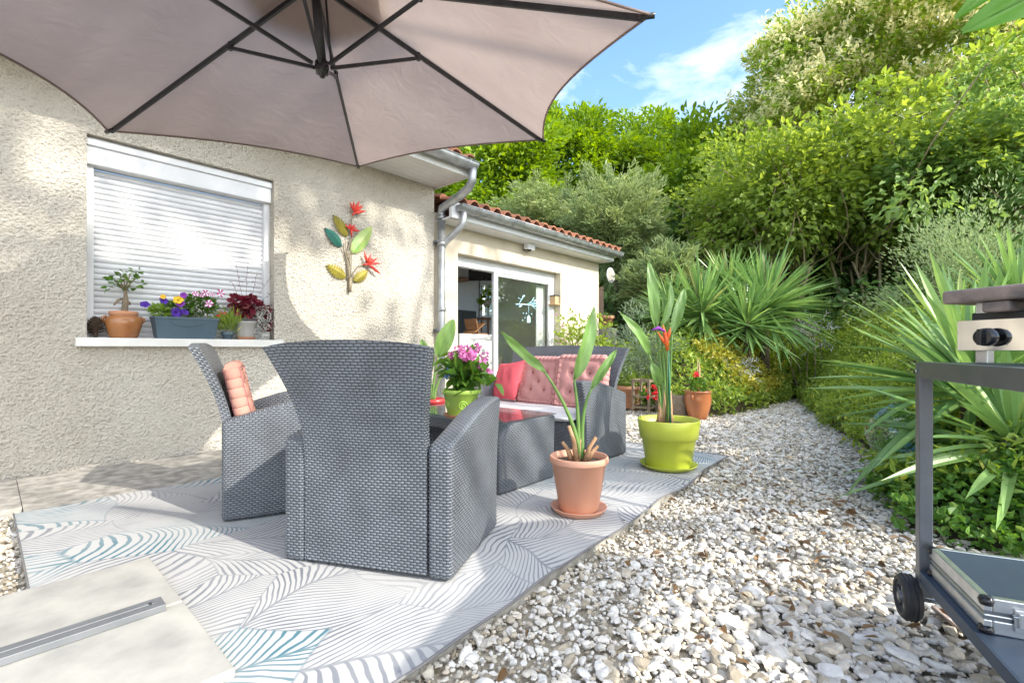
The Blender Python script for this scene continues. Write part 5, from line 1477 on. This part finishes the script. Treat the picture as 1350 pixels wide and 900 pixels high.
# the visible corner of the chrome panel and its direction
pc = at_d(1262, 443, 1.34); pd = at_d(1350, 443, 1.20)
pz0, pz1 = at_d(1262, 462, 1.34)[2], at_d(1262, 423, 1.34)[2]
e = (pd - pc)[:2]; e /= np.linalg.norm(e); prz = math.atan2(e[1], e[0])
pl_ = thing('gas_plancha', 'gas plancha with polished knob panel and rusty lid on the trolley', 'grill', (pc[0], pc[1], TH_ + .008), prz)
zb = TH_ + .008
m = MB(); m.span(0, .70, 0, .004, pz0 - zb, pz1 - zb); m.span(0, .004, .0045, .03, pz0 - zb, pz1 - zb); m.build('panel', STEEL, pl_, bevel=.0012)
for x in (.08, .30, .52):
    zc = (pz0 + pz1) / 2 - zb - .006
    m = MB(); m.lathe([(0, 0), (.007, 0), (.007, .012), (.023, .014), (.025, .018), (.023, .036), (.020, .039), (0, .039)], 30); m.box((0, 0, .043), (.010, .042, .018))
    m.v = [(a, -c_, b) for a, b, c_ in m.v]; k = m.build('knob', GLOSSBLK, pl_, bevel=.001); k.location = (x, 0, zc)
inw = 1
for (x, y) in ((.035, .05), (.66, .05), (.035, .36), (.66, .36)):
    m = MB(); m.span(x - .014, x + .014, y - .014, y + .014, .0, pz1 - zb + .055); m.build('foot', ALU, pl_, bevel=.002)
m = MB(); m.span(.012, .69, .035, .40, pz1 - zb - .01, pz1 - zb + .022); m.build('burner_box', DARKMET, pl_, bevel=.004)
lz0 = at_d(1250, 400, 1.33)[2] - zb; lz1 = at_d(1250, 384, 1.33)[2] - zb
m = MB(); m.span(-.03, .73, -.015, .45, lz0, lz1 + .004); m.build('cooking_plate', RUST, pl_, bevel=.008, seg=3)
m = MB(); m.span(.06, .12, -.008, .06, lz0 - .030, lz0 - .001); m.build('drip_spout', RUST, pl_, bevel=.006)

# aluminium case on the lower shelf
r = thing('aluminium_case', 'silver aluminium tool case with dark lid on the lower trolley shelf', 'case', T(.002, sg * .035, LZ + .001), trz)
cw, cl, ch = .46, .33, .088
ys = lambda a, b: tuple(sorted((sg * a, sg * b)))
ya, yb = ys(.0, cl)
m = MB(); m.span(.004, cw - .004, ya + .004, yb - .004, .004, ch - .004); m.build('shell', mat('dark ribbed panel', (.20, .22, .24), (.15, .165, .18), rough=.4, metal=.6), r)
m = MB(); m.span(.018, cw - .018, ya + .018, yb - .018, ch - .0035, ch - .001); m.build('lid_panel', NAVY, r)
m = MB()
for z_ in (0, ch - .034):
    m.span(0, .018, ya, yb, z_, z_ + .034); m.span(cw - .018, cw, ya, yb, z_, z_ + .034); m.span(.0185, cw - .0185, ya, ya + .018, z_, z_ + .034); m.span(.0185, cw - .0185, yb - .018, yb, z_, z_ + .034)
m.span(.0015, cw - .0015, ya + .0013, yb - .0013, .041, .047)
m.build('edge_trim', ALU, r, bevel=.004)
for (x, y) in ((0, ya), (cw, ya), (0, yb), (cw, yb)):
    for z_ in (.008, ch - .010):
        m = MB(); m.lathe([(0, -.012), (.012, -.010), (.016, 0), (.012, .010), (0, .012)], 14, (x + (.008 if x == 0 else -.008), y + (.008 if y == ya else -.008), z_))
        m.build('corner', GLOSSBLK, r)
yf = sg * (cl + .001)
for x in (.072, .36):
    m = MB(); m.span(x - .017, x + .017, *sorted((yf, yf + sg * .007)), .018, .072); m.span(x - .012, x + .012, *sorted((yf + sg * .0072, yf + sg * .014)), .030, .066); m.tube([(x - .02, yf + sg * .006, .055), (x + .02, yf + sg * .006, .055)], .005, 8)
    m.build('latch', ALU, r, bevel=.002)
m = MB(); m.lathe([(0, .006), (.07, .006), (.085, .0), (.0, -.001)], 30, (cw * .62, sg * .10, ch)); m.tube([(cw * .52, sg * .10, ch + .01), (cw * .55, sg * .10, ch + .022), (cw * .70, sg * .10, ch + .022), (cw * .73, sg * .10, ch + .01)], .009, 8); m.build('handle', GLOSSBLK, r)

# ================================================================== GREEN BANK
def yucca(name, label, c, n, Lm, Wm, group=None, el=(-.35, 1.35), mt=None, trunk=True, lean=None):
    c = np.asarray(c, float); gz_ = h1(c[0], c[1]); r = thing(name, label, 'yucca', (c[0], c[1], gz_), 0, group)
    az = rng.random(n) * 2 * np.pi; u = rng.random(n); E = el[0] + (el[1] - el[0]) * u
    Lb = Lm * rng.uniform(.72, 1.12, n) * (1 - .15 * (u > .9)); sg_ = 9; V = []; F = []; R_ = []
    D = np.stack([np.cos(az) * np.cos(E), np.sin(az) * np.cos(E), np.sin(E)], 1)
    if lean is not None: D = unit(D + np.asarray(lean))
    sag = rng.uniform(.02, .16, n) * np.cos(E) + (rng.random(n) < .08) * .35
    T_ = np.linspace(0, 1, sg_ + 1)
    side = unit(np.cross(D, [0, 0, 1.0])); nrm = np.cross(side, D)
    tw = rng.normal(size=n) * .35
    s2 = side * np.cos(tw)[:, None] + nrm * np.sin(tw)[:, None]; n2 = np.cross(s2, D)
    prof = np.interp(T_, [0, .05, .35, .75, 1], [.55, .6, 1, .72, .02])
    base = np.array([0, 0, c[2] - gz_]) + D * .05 + np.array([0, 0, 1]) * (u[:, None] - .6) * .10
    for t, w__ in zip(T_, prof):
        ctr = base + D * (Lb * t)[:, None] + np.array([0, 0, -1]) * (sag * Lb * t * t)[:, None]
        hw = Wm / 2 * w__
        V.append(np.stack([ctr - s2 * hw + n2 * hw * .5, ctr, ctr + s2 * hw + n2 * hw * .5], 1))
    V = np.stack(V, 1).reshape(-1, 3)                           # n, seg, 3
    o = (np.arange(n) * (sg_ + 1) * 3)[:, None]
    for k in range(sg_):
        for j in (0, 1): F.append(o + np.array([[k * 3 + j, k * 3 + j + 1, (k + 1) * 3 + j + 1, (k + 1) * 3 + j]]))
    raw('foliage', V, np.concatenate(F), mt or L_YUC, r, np.repeat(np.clip(rng.random(n) * .9 + .1 * u, 0, 1), (sg_ + 1) * 3), smooth=False)
    if trunk:
        m = MB(); m.tube([(0, 0, -.05), (.01, 0, (c[2] - gz_) * .5), (0, 0, c[2] - gz_ + .06)], [.09, .075, .05], 9); m.build('trunk', BARK, r)
    return r
yucca('yucca', 'spiky yucca rosette standing tallest in the clump beyond the urn', at_d(1008, 408, 8.2), 260, 1.15, .062, el=(-.7, 1.45))
yucca('yucca', 'spiky yucca rosette at the house end of the far clump', at_d(925, 415, 8.2), 240, 1.05, .058, el=(-.75, 1.4))
yucca('yucca', 'small spiky yucca crown peeping over the back of the far clump', at_d(962, 385, 9.0), 180, .9, .046, el=(-.5, 1.4))
yucca('yucca', 'low yucca rosette with blades sweeping over the ground cover of the far bank', at_d(985, 428, 7.8), 200, .85, .044, el=(-.6, 1.3))
yucca('yucca', 'half hidden yucca nearest the rosemary bush', at_d(885, 415, 8.6), 150, .85, .044, el=(-.5, 1.4))
yucca('yucca', 'big spreading yucca directly behind the trolley leg', at_d(1285, 515, 2.95), 120, .86, .062, el=(-.45, 1.35), lean=RT * .05)
yucca('yucca', 'low yucca rosette drooping over the ivy behind the trolley', at_d(1338, 590, 2.5), 100, .72, .054, el=(-.8, 1.1))
yucca('yucca', 'yucca with upright yellowed blades above the plancha lid', at_d(1345, 425, 3.9), 110, .78, .046, el=(-.1, 1.45))
yucca('yucca', 'slim yucca fan between the trolley leg and the glass demijohn', at_d(1262, 470, 3.7), 70, .72, .042, el=(.2, 1.45))

DEMI = at_d(1181, 566, 3.25)
def cover(name, label, region, n, L_, W_, mt, thick, cl=.5, lift=.0, cat='ground cover', stuff=True, up=.5, kind='stuff', hum=.0):
    x0, x1, y0, y1, fn = region
    P = np.column_stack([rng.uniform(x0, x1, n * 3), rng.uniform(y0, y1, n * 3)])
    P = P[fn(P)]; P = P[:n]
    q = P - DEMI[:2]; P = P[(np.linalg.norm(q, axis=1) > .24) & ~((np.abs(q @ RT[:2]) < .17) & (q @ FW[:2] < 0) & (q @ FW[:2] > -.8))]
    hz = height(P)
    bump = hum * (np.sin(P[:, 0] * 2.3 + 1) * np.sin(P[:, 1] * 2.9) * .5 + .5) + hum * .6 * (np.sin(P[:, 0] * 6.1) * np.sin(P[:, 1] * 5.3 + 2) * .5 + .5)
    z_ = hz + lift + (bump + thick) * rng.random(len(P)) ** .6
    D = rng.normal(size=(len(P), 3)) + np.array([0, 0, up])
    k = rng.uniform(.6, 1.3, len(P))
    o = leaves(name, np.column_stack([P, z_]), D, L_ * k, W_ * k, mt)
    return tag(o, label, cat, kind=kind)
left_bank = lambda P: (~inside(P) | (edge_dist(P) < .10)) & (P[:, 1] > 1.85) & (P[:, 0] < 11) & (P[:, 1] < 4.5)
right_bank = lambda P: (~inside(P) | (edge_dist(P) < .12 + .06 * np.sin(P[:, 0] * 5))) & (P[:, 1] < 2.0) & (P[:, 0] > 2.9)
def off(P, d0): return edge_dist(P) > d0
cover('ground_cover', 'mixed yellow green ground cover on the bank below the far yuccas', (6.2, 11, 1.9, 4.5, left_bank), 16000, .075, .038, L_COVER, .12, hum=.28)
cover('ground_cover', 'golden leaved ground cover in the sun beside the silver plant', (7.2, 10.5, 1.95, 2.8, lambda P: left_bank(P) & (rng.random(len(P)) < .7 * np.exp(-((P[:, 0] - 8.3) ** 2) / 1.2))), 3200, .06, .035, L_GOLD, .14, lift=.18, hum=.25)
cover('ground_cover', 'fine leaved green ground cover along the right side of the path', (3.6, 13, -1.5, 2.0, lambda P: right_bank(P) & ((P[:, 0] > 4.1))), 26000, .055, .02, L_MID, .22, hum=.32)
ivy = lambda P: (P[:, 0] > 2.9) & (P[:, 0] < 5.2) & (P[:, 1] < .36) & (P[:, 1] > -2.6) & (~inside(P, GPOLY) | (edge_dist(P) < .10 + .05 * np.sin(P[:, 0] * 9)))
cover('ivy', 'glossy variegated ivy mound under the yuccas behind the trolley', (2.9, 5.2, -2.6, .36, ivy), 26000, .042, .032, L_IVY, .10, hum=.10, cat='ivy')
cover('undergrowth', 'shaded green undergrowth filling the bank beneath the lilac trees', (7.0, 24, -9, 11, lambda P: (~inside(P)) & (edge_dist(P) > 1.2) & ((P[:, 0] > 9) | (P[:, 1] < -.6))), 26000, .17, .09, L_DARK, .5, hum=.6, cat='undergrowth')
cover('grass', 'sunlit green grass tuft at the end of the gravel path', (9.2, 12.5, .8, 3.2, lambda P: ~inside(P)), 7000, .28, .012, L_BRIGHT, .02, up=2.2, cat='grass')
cover('ground_cover', 'low green edging plants spilling onto the chippings right of the path', (3.3, 10, -.4, 2.0, lambda P: right_bank(P) & (edge_dist(P) < .45)), 12000, .055, .024, L_COVER, .16, hum=.16)
# silver artemisia
c = at_d(1062, 432, 8.2)
def art(name, label, c, n, rad):
    gz_ = h1(c[0], c[1]); r = thing(name, label, 'plant', (c[0], c[1], gz_), 0)
    P = []; D = []
    for k in range(n):
        d = unit(rng.normal(size=3) * [1, 1, .6] + [0, 0, .6]); s = np.array([c[0], c[1], c[2] - .1]) + rng.normal(size=3) * rad * .4
        for t in np.linspace(0, 1, 10): P.append(s + d * t * .30 + [0, 0, -.12 * t * t]); D.append(d + rng.normal(size=3) * .7)
    P = np.array(P) - [c[0], c[1], gz_]; leaves('foliage', P, np.array(D), .085, .016, L_SILVER, r)
    m = MB(); 
    for k in range(5): limb(m, (0, 0, 0), (rng.normal() * rad[0] * .5, rng.normal() * rad[1] * .5, c[2] - gz_), .012, .006)
    m.build('stem', PALEBARK, r); return r
art('artemisia', 'silver white artemisia shining on the bank beside the yuccas', c, 46, np.array([.5, .4, .25]))
art('artemisia', 'thin silver artemisia sprig nearer the clay urn', at_d(972, 478, 7.3), 14, np.array([.35, .2, .15]))
# old timber edge at the head of the path
p = on_z(1062, 524, .0)
r = MB(); r.box((0, 0, .04), (.5, .12, .10)); o = r.build('timber_sleeper', PALEBARK, bevel=.01, loc=(p[0] + .1, p[1] + .15, -.05)); o.rotation_euler.z = -.5
tag(o, 'weathered timber sleeper edging the head of the gravel path', 'sleeper')
# glass demijohn
c = DEMI; gz_ = c[2] - .18
r = thing('demijohn', 'round pale green glass demijohn half hidden in the plants', 'bottle', (c[0], c[1], gz_))
m = MB(); m.lathe([(r_ * .88, z_ * .88) for r_, z_ in ((0, .004), (.10, 0), (.16, .05), (.195, .15), (.195, .22), (.165, .31), (.10, .365), (.045, .395), (.035, .43), (.040, .44), (.040, .455), (.028, .455))], 48); m.build('body', BOTTLE, r)
# rusty disc and larger stones at the trolley's foot
p = on_z(1250, 817, -.03)
m = MB(); m.lathe([(0, .004), (.045, .006), (.05, .012), (.053, .008), (.05, .0), (0, 0)], 26); o = m.build('rusty_lid', RUST, loc=tuple(p)); o.rotation_euler = (.5, .25, 0)
tag(o, 'rusty round tin lid lying in the chippings under the trolley', 'tin lid')

# grey green shrub to the right
c = at_d(1285, 350, 6.6)
shrub('grey_green_shrub', 'fine leaved grey green shrub rising above the yuccas by the trolley', 'shrub', (c[0], c[1], h1(c[0], c[1])), c + [0, 0, -.35], (1.05, 1.05, 1.25), 120, 12000, .060, .016, L_GREY, spread=.20, shell=.25, stems=16, bark=PALEBARK, droop=-.5, out=1.0)
c = at_d(1165, 425, 7.6)
shrub('low_shrub', 'low yellow green shrub at the bend of the path', 'shrub', (c[0], c[1], h1(c[0], c[1])), c + [0, 0, -.35], (.75, .6, .55), 40, 3200, .055, .018, L_COVER, spread=.16)
# broad leaf reaching in near the camera
b0 = np.array([2.62, -.62, h1(2.62, -.62)])
r = thing('banana_plant', 'broad green banana leaf reaching into the top corner near the camera', 'plant', b0)
g_ = lambda px, py, Z: at_d(px, py, Z) - b0
paddle(r, (0, 0, 0), (.0, .02, 1.5), g_(1530, -90, 1.30), g_(1268, 42, 1.22), .135, side=-FW, bow=.04, stem_r=.02, fold=.25, mt=BANANA, rnd=.3)
paddle(r, (0, 0, 0), (.0, .0, 1.6), g_(1500, -190, 1.42), g_(1258, 25, 1.30), .10, side=-FW, bow=.03, stem_r=.018, fold=.3, rnd=.6, mt=BANANA)
paddle(r, (0, 0, 0), (.1, -.1, 1.3), (.3, -.2, 1.7), (.5, -.7, 2.1), .2, stem_r=.02)

# ================================================================== TREES
def tree(name, label, base, c, rad, ncl, n, L_, W_, mt, spread, group=None, shell=.55, trunk_r=.18, bark=BARK, nl=14, droop=.25, extra=None, fold=.25, stems=1, flat=.75, out=.7, cat='tree', lump=.18):
    base = np.asarray(base, float); r = thing(name, label, cat, base, 0, group); c = np.asarray(c, float); rad = np.asarray(rad, float)
    P, D, rr, C = crown(c, rad, ncl, n, spread=spread, shell=shell, droop=droop, flat=flat, out=out, lump=lump)
    k = np.clip(rng.lognormal(0, .28, len(P)), .45, 1.6); leaves('crown', P - base, D, L_ * k, W_ * k, mt, r, rr, fold=fold)
    m = MB(); sel = rng.choice(len(C), min(nl, len(C)), replace=False)
    fork = (c - base) * .55
    for s in range(stems):
        o = np.array([rng.normal() * .25, rng.normal() * .25, 0]) * (stems > 1)
        f = fork * rng.uniform(.8, 1.1) + o * 2.2
        limb(m, o + [0, 0, -.2], f, trunk_r, trunk_r * .62, .06, 8)
        for i in sel[s::stems]: limb(m, f * rng.uniform(.7, 1), C[i] - base, trunk_r * .42, .012, .12, 7)
    m.build('trunk', bark, r)
    if extra: extra(r, P - base, D, C - base, c - base, rad)
    return r
def G(x, y): return np.array([x, y, h1(x, y)])
# big flowering tree
def spikes(r, P, D, C, c, rad):
    q = (P - c) / rad; k = np.where((np.linalg.norm(q, axis=1) > .78) & (q[:, 2] > -.25))[0]
    k = rng.choice(k, min(13500, len(k)), False); Pp = []; Dd = []
    for i in k:
        d = unit((q[i] * [1, 1, .8] + [0, 0, .5] + rng.normal(size=3) * .3)[None])[0]
        for t in range(7): Pp.append(P[i] + d * (.05 + .05 * t) + rng.normal(size=3) * .035); Dd.append(d + rng.normal(size=3) * .9)
    leaves('blossoms', np.array(Pp), np.array(Dd), .13, .055, L_CREAM, r)
c = at_d(1200, 200, 15.5); b = G(c[0], c[1])
tree('flowering_tree', 'huge rounded tree covered in cream blossom spikes', b, [c[0], c[1], 6.9], (5.75, 5.4, 5.7), 680, 150000, .155, .068, L_TREE, .36, trunk_r=.35, extra=spikes, shell=.82, nl=24, lump=.05)
# lilac trees in front of it
L_LIL = leafmat('younger lilac leaf', (.12, .23, .06), (.31, .43, .13), (.46, .52, .20), trans=.48)
STEMBARK = mat('pale lilac stem', (.34, .27, .16), (.22, .17, .10), rough=.9, scale=12)
for k, (px, py, Z, rad, n, lab) in enumerate(((1040, 268, 10.6, (1.7, 1.6, 1.25), 9500, 'multi stemmed lilac tree just right of the far yuccas'), (1160, 240, 10.2, (2.0, 1.7, 1.5), 14500, 'tallest multi stemmed lilac tree in front of the blossoming tree'),
                                      (1320, 215, 8.8, (1.9, 1.6, 1.45), 14000, 'leafy lilac tree leaning over the grey green shrub'), (965, 278, 12.5, (1.6, 1.5, 1.6), 6500, 'lilac tree thinning out towards the blue sky gap'), (1390, 300, 9.5, (1.6, 1.4, 1.9), 5000, 'dark lilac tree at the picture edge behind the plancha'))):
    c = at_d(px, py, Z)
    tree('lilac_tree', lab, G(c[0], c[1]), c, rad, 70, n, .115, .075, (L_MID, L_MID, L_LIL, L_MID, L_LIL)[k], .28, lump=.30, group='lilac trees on the bank', shell=.30, trunk_r=.04, bark=STEMBARK, nl=36, stems=11, droop=.1, fold=.2)
# bright trees beyond the roof
for k, (px, py, Z, rad, n, lab) in enumerate(((655, 285, 19, (3.0, 3, 3.2), 15000, 'bright green tree rising over the gutter corner'), (765, 262, 21, (3.2, 3, 3.9), 17000, 'bright green tree in the middle of the row beyond the tiled roof'),
                                      (872, 268, 23, (3.4, 3, 4.1), 17000, 'bright green tree with the highest crown beside the sky gap'), (925, 275, 17, (1.9, 2, 2.6), 7000, 'bright green tree low between the juniper and lilac trees'))):
    c = at_d(px, py, Z)
    tree('bright_tree', lab, G(c[0], c[1]), c, rad, 150, int(n * 2.3), .20, .11, L_BRIGHT, .40, group='bright trees beyond the roof', shell=.55, trunk_r=.2, nl=14, droop=.1)
# junipers: flat feathery sprays
def juniper(name, label, c, rad, nb, base, group=None):
    base = np.asarray(base, float); r = thing(name, label, 'juniper', base, 0, group); P = []; D = []; R_ = []; m = MB()
    m.tube([(0, 0, -.2), tuple((c - base) * [.6, .6, .9])], [.16, .05], 8)
    for k in range(nb):
        u = unit(rng.normal(size=3)[None] * [1, 1, .8])[0]; tip = c + u * rad * (.65 + .45 * rng.random()) + [0, 0, .25 * rng.random()]
        s = c - np.array([0, 0, .4 * rad[2]]) * float(rng.random() > .2) + (tip - c) * .30; d = tip - s; ln = np.linalg.norm(d); sd = unit(np.cross(d, [0, 0, 1.0])[None])[0]
        if k % 6 == 0: limb(m, s - base, tip - base, .02, .005, .05, 5)
        cr = rng.random()
        for j in range(120):
            t = .12 + .9 * rng.random(); wv = (1 - t * .75) * .30 * ln ** .5
            P.append(s + d * t + sd * rng.normal() * wv * .55 + rng.normal(size=3) * .05 + [0, 0, .16 * math.sin(math.pi * t)])
            D.append(d / ln + sd * rng.normal() * .7 + [0, 0, rng.normal() * .25 - .12]); R_.append(np.clip(cr * .6 + rng.random() * .4, 0, 1))
    leaves('crown', np.array(P) - base, np.array(D), .17 * rng.uniform(.6, 1.2, len(P)), .030, L_JUN, r, np.array(R_), fold=.3)
    m.build('trunk', BARK, r); return r
c = at_d(812, 300, 12.2); juniper('juniper', 'feathery blue green juniper towering beyond the end of the tiled roof', c, np.array([1.5, 1.4, 1.5]), 190, G(c[0], c[1]))
c = at_d(730, 292, 14.5); juniper('juniper', 'spreading pale juniper showing above the tiled roof', c, np.array([2.3, 1.6, .95]), 170, G(c[0], c[1]))
c = at_d(872, 378, 10.2); juniper('juniper', 'lower juniper skirt reaching down beside the dark fence', c, np.array([.95, .9, .9]), 110, G(c[0], c[1]))
c = at_d(835, 370, 12.5); juniper('juniper', 'shaded juniper tucked behind the dark fence', c, np.array([1.2, .9, 1.2]), 90, G(c[0], c[1]))
# dark evergreens filling the back
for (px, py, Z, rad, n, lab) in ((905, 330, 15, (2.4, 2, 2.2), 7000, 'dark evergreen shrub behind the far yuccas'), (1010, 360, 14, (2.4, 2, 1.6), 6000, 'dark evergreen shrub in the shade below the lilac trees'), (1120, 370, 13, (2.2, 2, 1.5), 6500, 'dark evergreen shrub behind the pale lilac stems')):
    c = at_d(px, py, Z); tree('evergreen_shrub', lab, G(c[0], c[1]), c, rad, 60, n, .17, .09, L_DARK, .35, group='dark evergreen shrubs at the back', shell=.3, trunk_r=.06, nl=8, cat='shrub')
# the wood behind everything
P = []; D = []
for k in range(240):
    a = rng.uniform(-25, 62); Zd = rng.uniform(27, 40); cc = np.array([math.cos(math.radians(a)), math.sin(math.radians(a)), 0]) * Zd + [0, 0, rng.uniform(1.5, 7.5)]
    P.append(cc + rng.normal(size=(90, 3)) * 1.4); D.append(rng.normal(size=(90, 3)))
o = leaves('woods', np.concatenate(P), np.concatenate(D), .6, .35, L_BRIGHT); tag(o, 'far green wood closing the garden behind all the trees', 'woods', kind='stuff')

# trees on the sunny side of the garden, whose branches dapple the wall and shade the path
b = G(6.6, -9.5); tree('garden_tree', 'open crowned garden tree casting the dappled shade on the wall', b, (3.2, -8.2, 10.9), (4.4, 2.2, 2.1), 52, 4300, .20, .12, L_MID, .36, shell=.15, trunk_r=.13, nl=9)
b = G(6.4, -8.0); tree('shade_tree', 'leafy low tree shading the gravel path and trolley', b, (6.4, -8.0, 3.0), (2.6, 1.6, 1.9), 46, 2300, .22, .13, L_MID, .36, shell=.2, trunk_r=.15, nl=20)
